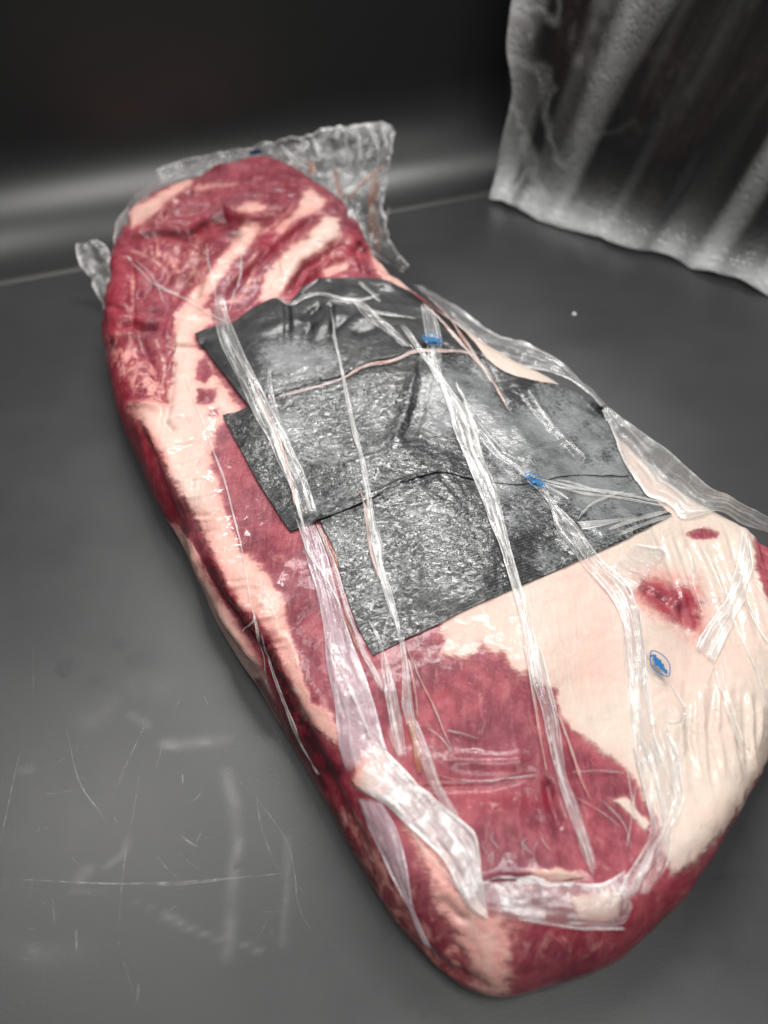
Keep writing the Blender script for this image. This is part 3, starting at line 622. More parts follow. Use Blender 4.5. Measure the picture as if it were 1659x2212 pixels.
def panel(Lp, Rp, Tp, Bp, off, seed):
    nu = int(np.linalg.norm(np.diff(Lp, axis=0), axis=1).sum() / 3.2); nv_ = int(np.linalg.norm(np.diff(Tp, axis=0), axis=1).sum() / 3.2)
    G = coons(Lp, Rp, Tp, Bp, nu, nv_); q_ = G.reshape(-1, 2) / 13; G = G + np.stack([vnoise(q_, seed), vnoise(q_, seed + 1)], 1).reshape(G.shape) * 1.3; P, Nn = drape(G); P = smooth_grid(P, 14)
    W = P.reshape(-1, 3); n = Nn.reshape(-1, 3); Pp = G.reshape(-1, 2)
    sp = blobs(Pp, SPK)
    dz = off + .0007 * fbm(W * 70, 3, seed) + (.00025 + .0005 * sp) * fbm(W * [230, 380, 300], 2, seed + 5) 
    for poly, wd, dep in ((Z2((535, 240), (545, 320), (540, 440)), 6, -.0025), (Z2((760, 260), (765, 420)), 4, -.002), (Z2((1230, 560), (1190, 760), (1140, 900)), 14, -.004), (Z2((1180, 640), (1130, 830), (1080, 930)), 20, .003),
                          (Z2((1300, 1095), (1380, 1190), (1450, 1280)), 4, -.002), (Z2((700, 1335), (950, 1235), (1300, 1095)), 5, .0015), (Z2((640, 1030), (720, 1060), (850, 1050), (1050, 980)), 5, .0015), (Z2((620, 1010), (700, 1045), (820, 1060)), 4, -.0018), (Z2((720, 1300), (960, 1200), (1180, 1110)), 5, .0014),
                          (Z3((560, 880), (680, 830), (800, 815)), 3, -.0018), (Z3((420, 450), (480, 560), (540, 680)), 4, -.002), (Z3((620, 600), (720, 760), (860, 880)), 9, .003), (Z3((500, 850), (590, 890)), 3, -.0015), (Z3((340, 650), (440, 770), (520, 850)), 5, -.0015), (Z2((470, 690), (700, 640)), 5, .0012)):
        d, _ = line_d(Pp, poly, wd * 3); dz = dz + dep * np.exp(-(d / wd) ** 2)
    dz = np.maximum(dz, off * .5); W = W + n * dz[:, None]
    o = mesh_np('panel', W, grid_faces(nu, nv_), M_PAD, liner); o.matrix_parent_inverse = liner.matrix_world.inverted()
    o.location = -Vector(liner.location); o.matrix_parent_inverse.identity()
    attr(o, 'mist', blobs(Pp, MIST)); attr(o, 'sparkle', sp * .55)
    s = o.modifiers.new('thickness', 'SOLIDIFY'); s.thickness = .0003; s.offset = -1
    q = grid_faces(nu, nv_); BV.append(W); BT.append(np.vstack([q[:, [0, 1, 2]], q[:, [0, 2, 3]]]))
    return o
A_top = Z2((65, 400), (170, 360), (255, 342), (330, 295), (400, 250), (480, 212), (545, 240), (620, 150), (700, 118), (870, 118), (1000, 125), (1100, 165), (1190, 235))
A_bot = Z2((385, 815), (480, 720), (660, 660), (820, 612), (960, 548), (1060, 530), (1180, 492), (1330, 488), (1440, 495), (1540, 530))
A_left = Z2((65, 400), (160, 525), (270, 670), (385, 815)); A_right = Z2((1190, 235), (1330, 325), (1440, 410), (1540, 530))
B_top = np.vstack([Z2((205, 797), (300, 772), (480, 690), (660, 630), (960, 515), (1180, 460), (1440, 455)), Z3((500, 492), (620, 535), (780, 570), (955, 662))])
B_bot = np.vstack([Z2((555, 1390), (700, 1337), (830, 1290), (950, 1236), (1100, 1155), (1300, 1095)), Z3((400, 980), (600, 1000), (800, 960), (1060, 960))])
B_left = Z2((205, 797), (320, 1010), (420, 1190), (555, 1390)); B_right = Z3((955, 662), (1000, 800), (1060, 960))
C_top = np.vstack([Z2((695, 1322), (830, 1270), (950, 1216), (1100, 1135), (1300, 1075)), Z3((400, 950), (600, 970), (800, 930), (1050, 900))])
C_bot = np.vstack([Z2((960, 2008), (1100, 1935), (1290, 1850), (1400, 1790), (1640, 1682)), Z3((600, 1430), (830, 1330), (1060, 1222), (1250, 1120))])
C_left = Z2((695, 1322), (720, 1380), (770, 1480), (800, 1620), (880, 1850), (960, 2008)); C_right = Z3((1050, 900), (1130, 1010), (1250, 1120))
panel(C_left, C_right, C_top, C_bot, .0008, 31); panel(B_left, B_right, B_top, B_bot, .0017, 37); panel(A_left, A_right, A_top, A_bot, .0027, 41)
rebuild(); print('liner', round(time.time() - T0, 1))

# ------------------------------------------------------------------ vacuum bag: folds, fins, tails of loose film
bag = empty('vacuum_bag', at_z((850, 1000), .0)); tag(bag, 'clear plastic vacuum bag shrunk round the beef with white gathered folds', 'bag')
def film(name, Lp, Rp, mat, lift=.0012, arch=.002, crum=.0006, fade=(.04, .04), step=5.0, pts3=None, seed=[0], depth=None):
    """a strip of film between two edges; draped on what lies below, or free in the air when depth (world y at start/end for both edges) is given"""
    seed[0] += 1; sd = seed[0]
    Lp, Rp = np.asarray(Lp, float), np.asarray(Rp, float)
    ln = max(np.linalg.norm(np.diff(Lp, axis=0), axis=1).sum(), np.linalg.norm(np.diff(Rp, axis=0), axis=1).sum())
    nu = max(8, int(ln / step)); L, R = spline(Lp, nu), spline(Rp, nu)
    if name == 'end_flap' and np.linalg.norm(L - R, axis=1).max() > 30:
        R = R + np.stack([vnoise(R / 11, sd), vnoise(R / 9, sd + 9)], 1) * [2.0, 3.0] + np.stack([vnoise(R / 34, sd), vnoise(R / 30, sd + 9)], 1) * 5
    wdt = np.linalg.norm(L - R, axis=1).max(); nv_ = int(min(60, max(5, wdt / (step * .8))))
    v = np.linspace(0, 1, nv_); u = np.linspace(0, 1, nu)
    G = L[:, None] * (1 - v)[None, :, None] + R[:, None] * v[None, :, None]
    if depth is None:
        P, Nn = drape(G); P = smooth_grid(P, 6)
    else:
        yl = np.interp(u, np.linspace(0, 1, len(depth[0])), depth[0]); yr = np.interp(u, np.linspace(0, 1, len(depth[1])), depth[1])
        yy = yl[:, None] * (1 - v)[None] + yr[:, None] * v[None]
        P = np.array([[at_y(G[a, b], yy[a, b]) for b in range(nv_)] for a in range(nu)])
        t1 = np.gradient(P, axis=0); t2 = np.gradient(P, axis=1); Nn = np.cross(t1, t2); Nn /= np.linalg.norm(Nn, axis=2)[..., None] + 1e-9
        Nn *= np.sign((Nn * (CO - P)).sum(2))[..., None]
    s = np.r_[0, np.cumsum(np.linalg.norm(np.diff(P[:, nv_ // 2], axis=0), axis=1))]
    width3 = np.linalg.norm(P[:, -1] - P[:, 0], axis=1)
    arch_ = np.minimum(arch * .38, width3 * .12)
    W = P.reshape(-1, 3); vv = np.tile(v, nu); uu = np.repeat(u, nv_)
    kk = .30 + .25 * vnoise(np.c_[np.repeat(s, nv_) * 14, np.full(len(vv), sd)], sd)      # a folded-over band: a crest wandering off centre
    prof = np.where(vv < kk, vv / np.maximum(kk, .05), (1 - vv) / np.maximum(1 - kk, .05)) ** .8
    fold = np.c_[np.repeat(s, nv_) * 45 + sd * 3.1, vv * 2.5 + sd]
    dz = lift + np.repeat(arch_, nv_) * prof * (.75 + .5 * vnoise(np.c_[np.repeat(s, nv_) * 60, vv * 1.5], sd)) + crum * fbm(fold * [1.6, 2.2], 3, sd) * 1.6 + crum * .6 * (1 - np.abs(vnoise(np.c_[np.repeat(s, nv_) * 22, vv * 6], sd + 50)) * 2)
    if depth is None: dz = np.maximum(dz, .0003)
    W = W + Nn.reshape(-1, 3) * dz[:, None] - np.array(bag.location)
    o = mesh_np(name, W, grid_faces(nu, nv_), mat, bag)
    uvl = o.data.uv_layers.new(name='UVMap'); li = np.empty(len(o.data.loops), np.int32); o.data.loops.foreach_get('vertex_index', li)
    uvl.data.foreach_set('uv', np.stack([np.repeat(s, nv_)[li], vv[li]], 1).astype(np.float32).ravel())
    fd = np.ones(len(W))
    if fade[0] > 0: fd *= np.clip(uu / fade[0], 0, 1)
    if fade[1] > 0: fd *= np.clip((1 - uu) / fade[1], 0, 1)
    attr(o, 'fade', fd); return o
def strand(name, poly, wd, mat, **k):
    """a thin gathered crease along a line, tapered"""
    q = spline(poly, 24); t = np.gradient(q, axis=0); t /= np.linalg.norm(t, axis=1)[:, None]; n = np.stack([-t[:, 1], t[:, 0]], 1)
    s = np.linspace(0, 1, 24); ww = (wd * (.25 + .75 * np.sin(np.pi * s) ** .6) * (1 + .3 * vnoise(np.c_[s * 9, s * 0 + wd + len(poly)], 5)))[:, None] / 2
    return film(name, q - n * ww, q + n * ww, mat, **k)
# left long fold
film('pleat', Z2((180, 190), (172, 300), (200, 430), (240, 520), (300, 640), (370, 800), (440, 920), (500, 1060), (560, 1180), (600, 1330)), Z2((225, 190), (250, 300), (300, 420), (350, 530), (405, 640), (480, 790), (540, 900), (595, 1010), (645, 1120), (700, 1290)), M_FILM, arch=.003)
film('pleat', Z2((447, 560), (438, 690), (470, 820), (540, 1000)), Z2((458, 560), (474, 690), (520, 850), (610, 1060)), M_FILM, lift=.002)
strand('pleat', Z2((330, 540), (400, 740), (470, 900), (540, 1090), (600, 1260), (640, 1420)), 12, M_THICK, lift=.0035)
strand('pleat', Z2((370, 620), (440, 800), (510, 950), (560, 1120), (590, 1280)), 9, M_PINK, lift=.0035)
film('pleat', ZD((20, 60), (90, 360), (160, 600), (210, 850), (230, 1080), (260, 1250), (290, 1430), (310, 1600), (340, 1760), (395, 1900)), ZD((150, 90), (230, 300), (330, 660), (400, 880), (470, 1060), (540, 1250), (600, 1440), (650, 1640), (690, 1740)), M_LILAC, arch=.0025)
film('pleat', ZD((150, 90), (215, 270), (290, 480), (350, 700), (410, 860), (480, 1040), (540, 1160), (600, 1270), (630, 1320)), ZD((190, 90), (280, 330), (340, 500), (420, 760), (470, 900), (530, 1020), (590, 1140), (640, 1240), (645, 1320)), M_FILM, lift=.0022)
strand('pleat', ZD((165, 90), (230, 230), (290, 330), (310, 430)), 17, M_RUST, lift=.0015); strand('pleat', ZD((330, 700), (400, 860), (450, 980), (520, 1130)), 7, M_RUST, lift=.003)
strand('pleat', ZD((20, 60), (110, 330), (190, 440), (270, 590), (340, 720)), 7, M_THICK, lift=.004)
strand('pleat', ZD((240, 960), (330, 1130), (430, 1330), (500, 1480), (545, 1600), (590, 1680)), 8, M_THICK, lift=.004)
# centre long fold
film('pleat', Z2((752, 260), (765, 400), (800, 560), (830, 720), (860, 880), (900, 1030), (925, 1200), (940, 1360), (960, 1480), (1000, 1620), (1040, 1760), (1075, 1850), (1100, 1960)), Z2((758, 260), (785, 400), (818, 560), (853, 720), (888, 880), (922, 1010), (955, 1160), (985, 1340), (1018, 1430), (1018, 1530), (1065, 1680), (1088, 1780), (1112, 1900)), M_THICK, arch=.003)
strand('pleat', Z2((905, 1180), (935, 1290), (945, 1400), (960, 1500), (1005, 1640)), 11, M_PINK, lift=.003)
film('pleat', ZD((750, 900), (770, 1080), (772, 1250), (765, 1400), (790, 1480), (800, 1550)), ZD((788, 880), (818, 1080), (850, 1330), (875, 1490), (890, 1540), (900, 1580)), M_FILM, arch=.002)
film('pleat', ZD((800, 1500), (830, 1620), (880, 1750), (930, 1880), (1000, 2030), (1130, 2200)), ZD((880, 1490), (960, 1680), (1010, 1820), (1060, 1970), (1130, 2090), (1200, 2200)), M_FILM, arch=.0025)
strand('pleat', ZD((830, 1480), (850, 1600), (880, 1750), (905, 1900)), 20, M_RUST, lift=.0016)
film('pleat', ZD((518, 760), (570, 880), (605, 960), (620, 1080), (630, 1240), (660, 1400), (690, 1560), (740, 1770)), ZD((528, 765), (600, 880), (650, 1020), (690, 1120), (730, 1260), (770, 1440), (800, 1640), (815, 1790)), M_FILM, arch=.0022)
film('pleat', ZD((684, 720), (640, 860), (618, 960)), ZD((694, 730), (658, 870), (642, 970)), M_FILM)
strand('pleat', ZD((800, 960), (900, 1200), (1000, 1400), (1080, 1600), (1140, 1730)), 6, M_PINK); strand('pleat', ZD((820, 1050), (870, 1300), (890, 1500)), 6, M_PINK); strand('pleat', ZD((690, 1540), (700, 1650), (770, 1790)), 7, M_PINK)
# right of centre
film('pleat', Z3((60, 300), (130, 400), (195, 490), (240, 560), (278, 680), (298, 770), (340, 870), (400, 1010), (450, 1150), (490, 1250), (530, 1380), (560, 1480), (590, 1600), (610, 1720), (630, 1880)), Z3((80, 290), (150, 380), (222, 480), (268, 550), (335, 640), (405, 740), (410, 820), (445, 900), (485, 1000), (515, 1120), (555, 1300), (592, 1430), (630, 1560), (652, 1660), (690, 1880)), M_THICK, arch=.0035, crum=.0009)
strand('pleat', Z3((300, 560), (360, 690), (390, 800), (420, 900)), 12, M_THICK, lift=.004, crum=.001)
film('pleat', Z4((880, 180), (890, 300), (920, 400), (940, 500), (990, 680), (1020, 760), (1060, 860), (1080, 930)), Z4((920, 180), (950, 300), (980, 420), (992, 520), (1008, 620), (1045, 700), (1075, 800), (1102, 910)), M_FILM)
strand('pleat', Z4((860, 150), (885, 280), (905, 400), (925, 520), (940, 600)), 8, M_PINK); strand('pleat', Z4((975, 400), (1010, 500), (1050, 620), (1085, 690)), 9, M_PINK)
film('pleat', Z2((860, 230), (930, 320), (1040, 400), (1120, 460)), Z2((905, 220), (990, 300), (1085, 370), (1185, 480)), M_FILM, crum=.001)
strand('pleat', Z2((470, 200), (560, 245), (640, 205), (720, 195), (850, 230), (960, 215), (1010, 190)), 12, M_FILM); strand('pleat', Z2((890, 130), (970, 200), (1010, 240)), 12, M_FILM)
strand('pleat', Z2((860, 240), (1000, 290), (1190, 320)), 9, M_FILM); strand('pleat', Z2((700, 120), (640, 160), (600, 200)), 8, M_FILM)
film('pleat', Z3((340, 740), (400, 790), (480, 870), (560, 930), (620, 985), (700, 1060), (738, 1180), (790, 1250), (860, 1350), (920, 1420), (985, 1500), (1028, 1600), (1050, 1750), (1060, 1880)), Z3((362, 690), (440, 780), (505, 860), (592, 915), (672, 978), (745, 1080), (830, 1160), (900, 1260), (960, 1340), (1045, 1410), (1092, 1500), (1120, 1650), (1140, 1800), (1150, 1880)), M_FILM, arch=.0035, crum=.001)
film('pleat', Z2((1200, 250), (1215, 350), (1228, 450), (1243, 560), (1290, 650)), Z2((1250, 240), (1290, 330), (1313, 420), (1312, 520), (1312, 650)), M_FILM)
strand('pleat', Z2((470, 722), (650, 670), (800, 625), (900, 572), (960, 548), (1060, 532), (1180, 485), (1320, 482), (1440, 490), (1500, 525)), 11, M_PINK, lift=.0015)
strand('pleat', Z2((1210, 240), (1290, 320), (1400, 440), (1490, 540), (1560, 650)), 8, M_FILM); strand('pleat', Z3((160, 200), (260, 300), (380, 440), (450, 520), (540, 680)), 7, M_PINK)
strand('pleat', Z3((620, 600), (760, 780), (880, 890)), 7, M_THIN, lift=.003)
# fine creases left and far
strand('pleat', Z5((370, 310), (440, 480), (500, 640), (560, 800), (600, 960), (640, 1120), (680, 1350)), 6, M_SOFT); strand('pleat', Z5((680, 1350), (700, 1430), (740, 1600), (760, 1720)), 5, M_SOFT)
strand('pleat', Z5((640, 1490), (670, 1450), (700, 1430), (695, 1400)), 7, M_THICK, lift=.002)
strand('pleat', Z5((725, 1480), (775, 1640), (835, 1800), (915, 1980), (1000, 2130)), 7, M_SOFT)
strand('pleat', Z1((300, 620), (420, 740), (560, 810), (660, 870), (720, 900)), 8, M_SOFT); strand('pleat', Z1((630, 570), (650, 700), (670, 800)), 5, M_SOFT); strand('pleat', Z1((770, 500), (765, 680), (720, 860)), 5, M_SOFT)
strand('pleat', Z1((340, 640), (420, 720), (460, 830)), 5, M_SOFT)
# radiating folds at the right corner of the liner
for q, wd in ((((640, 960), (800, 1000), (1000, 1030), (1230, 1075)), 8), (((690, 985), (850, 1030), (1010, 1050), (1220, 1090)), 6), (((830, 1150), (880, 1090), (950, 1050), (1040, 1020)), 10), (((730, 1000), (900, 1020), (1100, 1040)), 6),
              (((960, 1190), (1100, 1140), (1240, 1105)), 12), (((1000, 1215), (1130, 1160), (1250, 1120)), 12), (((740, 970), (860, 1000), (960, 1040)), 6), (((640, 965), (720, 1010), (800, 1060)), 6)):
    strand('pleat', Z3(*q), wd, M_SOFT)
film('pleat', Z3((820, 1150), (940, 1145), (1070, 1135)), Z3((850, 1195), (960, 1170), (1075, 1138)), M_SOFT)
film('pleat', ZA((340, 640), (390, 720), (430, 770), (570, 830)), ZA((560, 450), (680, 470), (790, 485), (810, 530)), M_THIN, crum=.001)
# band over the right-hand fat
film('pleat', ZA((1390, 330), (1375, 470), (1340, 640), (1290, 820), (1220, 960), (1130, 1080), (1060, 1180), (1020, 1290)), ZA((1450, 380), (1482, 560), (1472, 700), (1430, 880), (1370, 1020), (1300, 1150), (1220, 1330), (1180, 1420)), M_THICK, arch=.004)
film('pleat', ZA((440, 880), (470, 1200), (500, 1500), (530, 1900), (560, 2210)), ZA((600, 960), (640, 1300), (670, 1600), (710, 1900), (740, 2210)), M_THIN, crum=.0009)
for q in (((460, 1050), (480, 1300), (520, 1700), (550, 2100)), ((560, 900), (590, 1300), (650, 1700), (710, 1950), (760, 2180)), ((640, 1150), (660, 1500), (720, 1900)), ((830, 1540), (890, 1640), (950, 1740), (960, 1900), (1000, 2100)), ((1190, 1400), (1120, 1560), (1050, 1750), (960, 2000), (930, 2200)), ((1180, 1420), (1250, 1650), (1330, 1900), (1400, 2100)), ((960, 470), (1010, 620), (1030, 800), (1100, 1000)), ((1050, 430), (1180, 640), (1260, 860)), ((1430, 920), (1520, 1100), (1609, 1250)), ((1350, 1100), (1470, 1350), (1560, 1600), (1580, 1800)), ((800, 1830), (870, 1860), (960, 1810)), ((1230, 1400), (1300, 1700), (1420, 2050)), ((1500, 760), (1600, 900), (1700, 1050)), ((430, 770), (500, 850), (600, 1000), (620, 1150)), ((330, 620), (420, 760), (560, 830))):
    strand('pleat', ZA(*q), random.uniform(4, 9), M_SOFT, lift=.0005)  # whitish strands put the highlights of the fat creases into the colour
# bundle down to the near tail
film('pleat', Z4((1225, 560), (1258, 690), (1285, 790), (1240, 860), (1195, 930), (1165, 1000)), Z4((1330, 420), (1370, 560), (1385, 680), (1350, 780), (1335, 880), (1270, 990)), M_FILM, arch=.003, crum=.0012)
for q in (((1240, 480), (1290, 620), (1320, 760), (1290, 880)), ((1380, 380), (1370, 540), (1330, 700), (1310, 820)), ((1220, 520), (1250, 640), (1280, 780), (1230, 890)), ((1200, 580), (1220, 700), (1250, 760), (1290, 800))): strand('pleat', Z4(*q), 9, M_FILM, crum=.001)
# near sealed tail folded back over the top
film('sealed_tail', ZB((195, 390), (330, 475), (420, 565), (540, 680), (600, 780), (650, 880), (740, 935)), ZB((270, 195), (370, 290), (470, 395), (560, 465), (650, 540), (688, 600), (708, 775)), M_TAIL, arch=.004, crum=.0012, fade=(.05, 0))
film('sealed_tail', ZB((690, 770), (800, 782), (950, 770), (1100, 776), (1200, 772), (1290, 720)), ZB((740, 905), (880, 932), (1060, 942), (1150, 947), (1272, 942), (1310, 860)), M_TAIL2, arch=.003, crum=.0009, fade=(0, .05))
strand('sealed_tail', ZB((840, 915), (1000, 940), (1150, 946), (1275, 941)), 9, M_THICK, lift=.003); strand('sealed_tail', ZB((700, 772), (820, 784), (960, 768), (1110, 775)), 8, M_THICK, lift=.003)
film('pleat', ZB((205, 420), (260, 560), (330, 700), (390, 820), (440, 920), (500, 1037)), ZB((300, 440), (370, 560), (410, 700), (432, 840), (462, 930), (512, 1037)), M_LILAC, arch=.0015)
strand('pleat', ZB((390, 500), (470, 640), (600, 780), (650, 860), (690, 1010)), 9, M_FILM); strand('pleat', ZB((520, 340), (620, 362), (740, 364), (800, 350), (930, 338)), 5, M_FILM); strand('pleat', ZB((1060, 330), (1180, 325), (1290, 335)), 5, M_FILM)
for k in range(9):
    x, y = random.uniform(690, 1000), random.uniform(540, 700); strand('pleat', ZB((x, y), (x + random.uniform(-30, 30), y + 30), (x + random.uniform(-20, 40), y + random.uniform(50, 90))), 5, M_FILM, fade=(.2, .2))
for q in (((560, 160), (640, 180), (700, 200)), ((480, 150), (540, 190), (590, 260)), ((1090, 560), (1110, 650), (1160, 750)), ((1190, 440), (1280, 540), (1310, 650)), ((1330, 380), (1310, 520), (1290, 640)), ((1270, 560), (1200, 500), (1080, 430))): strand('pleat', ZB(*q), 5, M_FILM)
# fins along the far right edge
film('side_fin', ZC((955, 590), (990, 700), (1040, 840), (1100, 930), (1150, 1000), (1210, 1020), (1275, 1060), (1310, 1105), (1400, 1095), (1490, 1070), (1600, 1130), (1720, 1170)), ZC((965, 580), (1100, 672), (1180, 725), (1260, 780), (1380, 895), (1430, 940), (1480, 972), (1530, 988), (1600, 1035), (1660, 1060), (1700, 1085), (1760, 1120)), M_FIN, arch=.004, crum=.0008, fade=(0, 0))
film('side_fin', ZC((70, 20), (180, 110), (260, 220), (340, 320), (420, 345), (500, 378), (600, 402), (700, 425), (800, 465), (880, 515), (940, 580)), ZC((110, 28), (250, 108), (380, 200), (480, 260), (600, 290), (660, 318), (720, 350), (780, 388), (830, 440), (890, 500), (965, 580)), M_THIN, depth=((.545, .50, .46, .43, .40), (.56, .525, .48, .44, .405)), crum=.001, fade=(0, 0))
strand('side_fin', ZC((110, 28), (250, 108), (380, 200), (480, 260), (600, 290), (720, 350), (780, 388), (830, 440), (890, 500), (965, 580)), 6, M_FILM, depth=((.56, .525, .48, .44, .405), (.56, .525, .48, .44, .405)), fade=(0, 0))
strand('side_fin', ZC((130, 60), (220, 150), (300, 260), (370, 360), (440, 460), (520, 610)), 7, M_PINK)
# loose end at the far tip
film('end_flap', Z1((850, 245), (960, 290), (1060, 350), (1130, 400), (1220, 480), (1270, 560), (1300, 610), (1430, 690)), Z1((830, 185), (1000, 140), (1150, 95), (1280, 85), (1390, 100), (1372, 240), (1350, 400), (1378, 560), (1445, 660)), M_CLEAR, depth=((.745, .725, .70, .66, .60), (.755, .755, .745, .70, .60)), crum=.0026, lift=0, arch=.003, fade=(0, 0), step=3.5)
film('end_flap', Z1((440, 325), (560, 300), (640, 290), (700, 260), (780, 240), (860, 245)), Z1((428, 270), (530, 238), (620, 220), (720, 205), (800, 190), (835, 185)), M_CLEAR, depth=((.70, .745, .745), (.71, .755, .755)), crum=.002, lift=0, fade=(0, 0))
film('end_flap', Z1((245, 640), (310, 540), (345, 450), (390, 405), (470, 350), (560, 305)), Z1((243, 600), (252, 540), (280, 460), (335, 378), (430, 318), (540, 280)), M_FILM, depth=((.60, .64, .68, .735), (.60, .64, .68, .735)), crum=.001, lift=0, arch=.001, fade=(0, 0))
film('end_flap', Z1((250, 860), (246, 760), (243, 660), (230, 590), (185, 558)), Z1((240, 890), (200, 800), (165, 720), (125, 645), (103, 575)), M_TAIL2, depth=((.565, .59, .61), (.555, .59, .61)), crum=.002, lift=0, fade=(0, 0))
for q, wd in ((((1035, 235), (1060, 265), (1050, 300)), 9), (((1145, 240), (1160, 330), (1190, 420)), 9), (((1360, 250), (1280, 310), (1200, 395)), 10), (((1320, 290), (1300, 420), (1315, 560), (1330, 620)), 20)):
    strand('end_flap', Z1(*q), wd, M_RUST, depth=((.70, .68), (.70, .68)), lift=.0)
for q, wd in ((((1190, 90), (1200, 200), (1220, 300)), 6), (((1060, 140), (1090, 240)), 7), (((1290, 95), (1330, 200)), 8), (((1240, 110), (1250, 240)), 6), (((930, 170), (990, 240), (1050, 280)), 6), (((1000, 150), (1040, 170), (1010, 200)), 6), (((1340, 100), (1360, 190)), 7), (((1370, 420), (1350, 540), (1400, 640)), 5)):
    strand('end_flap', Z1(*q) if len(q) > 2 else np.vstack([Z1(q[0]), (Z1(q[0]) + Z1(q[1])) / 2 + 3, Z1(q[1])]), wd, M_THICK, depth=((.735, .72), (.735, .72)), lift=0)
# blue printed marks on the film: a pointed oval holding a scrawl of crumpled lettering
def mark(c, ang, ln, wd, sq=1.0, yd=None, only=False):
    lines = []
    t = np.linspace(-1, 1, 15); up_ = np.stack([t * ln, wd * (1 - t ** 2) ** .8], 1); lo_ = np.stack([t * ln, -wd * (1 - t ** 2) ** .8 * sq], 1)
    lines += [(up_, 2.2), (lo_, 2.2)]
    scr_ = [((-.75, .5), (-.55, -.1), (-.40, .35), (-.25, -.2)), ((-.3, .25), (-.05, .4), (.05, -.1), (-.2, -.25)), ((.05, .3), (.2, -.3), (.3, .25), (.42, -.25)), ((-.6, .0), (-.2, .05), (.2, -.02), (.55, .08)), ((.5, .25), (.6, -.2), (.72, .15)), ((-.5, .3), (.0, .12), (.4, .2)), ((.55, -.1), (.8, .0))]
    lines += [(np.array(q) * (ln, wd), 5.0) for q in scr_]
    ca, sa = math.cos(ang), math.sin(ang); Vs, Fs = [], []
    for q, th in lines:
        q = np.stack([c[0] + q[:, 0] * ca - q[:, 1] * sa, c[1] + q[:, 0] * sa + q[:, 1] * ca], 1); q = spline(q, 18)
        tn = np.gradient(q, axis=0); tn /= np.linalg.norm(tn, axis=1)[:, None]; n = np.stack([-tn[:, 1], tn[:, 0]], 1) * th / 2
        G = np.stack([q - n, q + n], 1)
        if yd is None: P, Nn = drape(G)
        else: P = np.array([[at_y(g, yd) for g in r] for r in G]); Nn = np.zeros_like(P) + (0, -.7, .7)
        P = P + Nn * (.0042 if yd is None else .002); b = sum(len(x) for x in Vs); Vs.append(P.reshape(-1, 3)); Fs.append(grid_faces(18, 2) + b)
    return mesh_np('printed_mark', np.vstack(Vs) - np.array(bag.location), np.vstack(Fs), M_BLUE, bag)
mark((932, 744), .25, 21, 13); mark((1152, 1048), .62, 27, 12); mark((1417, 1441), 1.0, 34, 17); mark((552, 330), -.1, 14, 5, yd=.742)
print('bag', round(time.time() - T0, 1))

# ------------------------------------------------------------------ hanging embossed plastic sheet on the right
def mat_sheet():
    m = N('embossed_clear_sheet'); v = m.coords(); uv = m.n('UVMap').outputs[0]
    haze_glint = m.at('haze_glint')
    vo = m.n('TexVoronoi', {'Vector': m.scaled(uv, (1, 1, 1)), 'Scale': 190}).outputs[0]
    dim = m.step(vo, .15, .55); big = m.noise(v, 28, 5, .6, 1.0); fine = m.noise(v, 160, 4)
    h = m.math('ADD', m.math('MULTIPLY', dim, .6), m.math('MULTIPLY', big, .5))
    nb = m.bump(h, .0012, .6)
    a = m.math('MULTIPLY', haze_glint, m.step(fine, .3, .7, .90, 1.05), clamp=True)
    p = m.n('BsdfPrincipled', {'Base Color': (.93, .96, .95), 'Roughness': .3, 'Normal': nb})
    body = m.n('MixShader', {0: .3, 1: p, 2: m.n('BsdfTranslucent', {'Color': (.93, .96, .95)})})
    mx = m.n('MixShader', {0: a, 1: m.n('BsdfTransparent', {0: (.88, .89, .89)}), 2: body})
    gl = m.n('BsdfGlossy', {'Roughness': .20, 'Normal': nb})
    return m.done(m.n('MixShader', {0: m.math('MULTIPLY', m.n('Fresnel', {'IOR': m.ior(1.45), 'Normal': nb}), .8), 1: mx, 2: gl}))
nu, nv_ = 300, 150; Ls = .55; Hs = .33
u = np.linspace(0, Ls, nu); zz = np.linspace(0, 1, nv_)
UU, ZZ = np.meshgrid(u, zz, indexing='ij'); uf, zf = UU.ravel(), ZZ.ravel()
wob = .006 * np.sin(uf * 30 + 1) + .004 * np.sin(uf * 71)
shear = uf - .075 * zf                                              # folds lean
fold = .012 * fbm(np.c_[shear * 26, zf * .8], 2, 61) + .006 * vnoise(np.c_[shear * 75, zf * 1.6], 67)
foot = -.022 * np.exp(-(zf * Hs / .026) ** 1.6) - .004
offs = foot + fold * np.clip(.35 + zf * 2, 0, 1) + wob * .4
base = bc_[:2][None] + dr[None] * uf[:, None] + nr_[None] * (.006 + offs)[:, None]
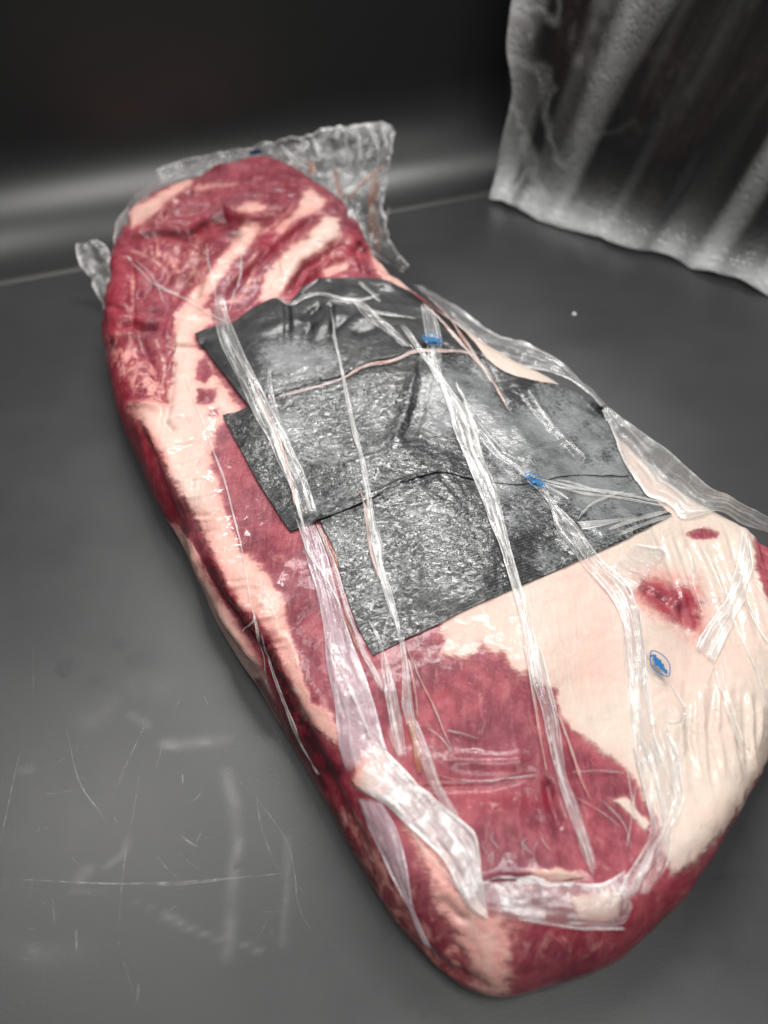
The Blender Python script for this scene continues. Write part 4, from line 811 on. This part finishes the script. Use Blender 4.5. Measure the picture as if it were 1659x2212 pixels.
zed = .0012 + zf * Hs + .0025 * (1 + vnoise(np.c_[uf * 40, zf * 0], 3)) * np.exp(-zf * 12)
edge = np.clip(1 - uf / .05, 0, 1); base += dr[None] * (.012 * vnoise(np.c_[zf * 7, zf * 0], 13) * edge)[:, None]
sheet = mesh_np('plastic_sheet', np.c_[base, zed], grid_faces(nu, nv_), mat_sheet())
tag(sheet, 'clear embossed plastic sheet hanging in folds down the dark side wall', 'plastic sheet')
hz = .02 + 1.25 * np.exp(-(zf * Hs / .016) ** 1.1) * (.55 + .45 * vnoise(np.c_[uf * 55, zf * 2], 5)) + .25 * np.exp(-(uf / .012) ** 2)
rid = np.clip(fbm(np.c_[shear * 26, zf * .8], 2, 61) * -2.2 - .12, 0, 1); hz = hz + .75 * rid * np.clip(.4 + .6 * zf, 0, 1) + .22 * np.clip(vnoise(np.c_[shear * 75, zf * 1.6], 67), 0, 1) * np.exp(-uf / .12)  # bright streaks of reflected light painted into the opacity along the fold ridges
hz = hz + .25 * np.clip(1 - np.abs(fbm(np.c_[uf * 30, zf * 9], 3, 71)) * 5, 0, 1) * np.exp(-(uf / .09) ** 2)
attr(sheet, 'haze_glint', np.clip(hz * 1.1 - .02, 0, .97))
uvl = sheet.data.uv_layers.new(name='UVMap'); li = np.empty(len(sheet.data.loops), np.int32); sheet.data.loops.foreach_get('vertex_index', li)
uvl.data.foreach_set('uv', np.stack([uf[li], zf[li] * Hs], 1).astype(np.float32).ravel())

# crumb on the table
cp = at_z((1240, 681), 0); bm = bmesh.new(); bmesh.ops.create_icosphere(bm, subdivisions=2, radius=.0017)
for v in bm.verts: v.co = v.co * (1 + .25 * math.sin(v.co.x * 3000 + v.co.y * 1700)); v.co.z = v.co.z * .7 + .0012
me_ = bpy.data.meshes.new('crumb'); bm.to_mesh(me_); bm.free(); me_.materials.append(mat_plain('white_crumb', (.6, .6, .58), .4))
cr_ = bpy.data.objects.new('crumb', me_); C.objects.link(cr_); cr_.location = cp; tag(cr_, 'tiny white crumb alone on the dark table right of the beef', 'crumb')
print('done', round(time.time() - T0, 1))
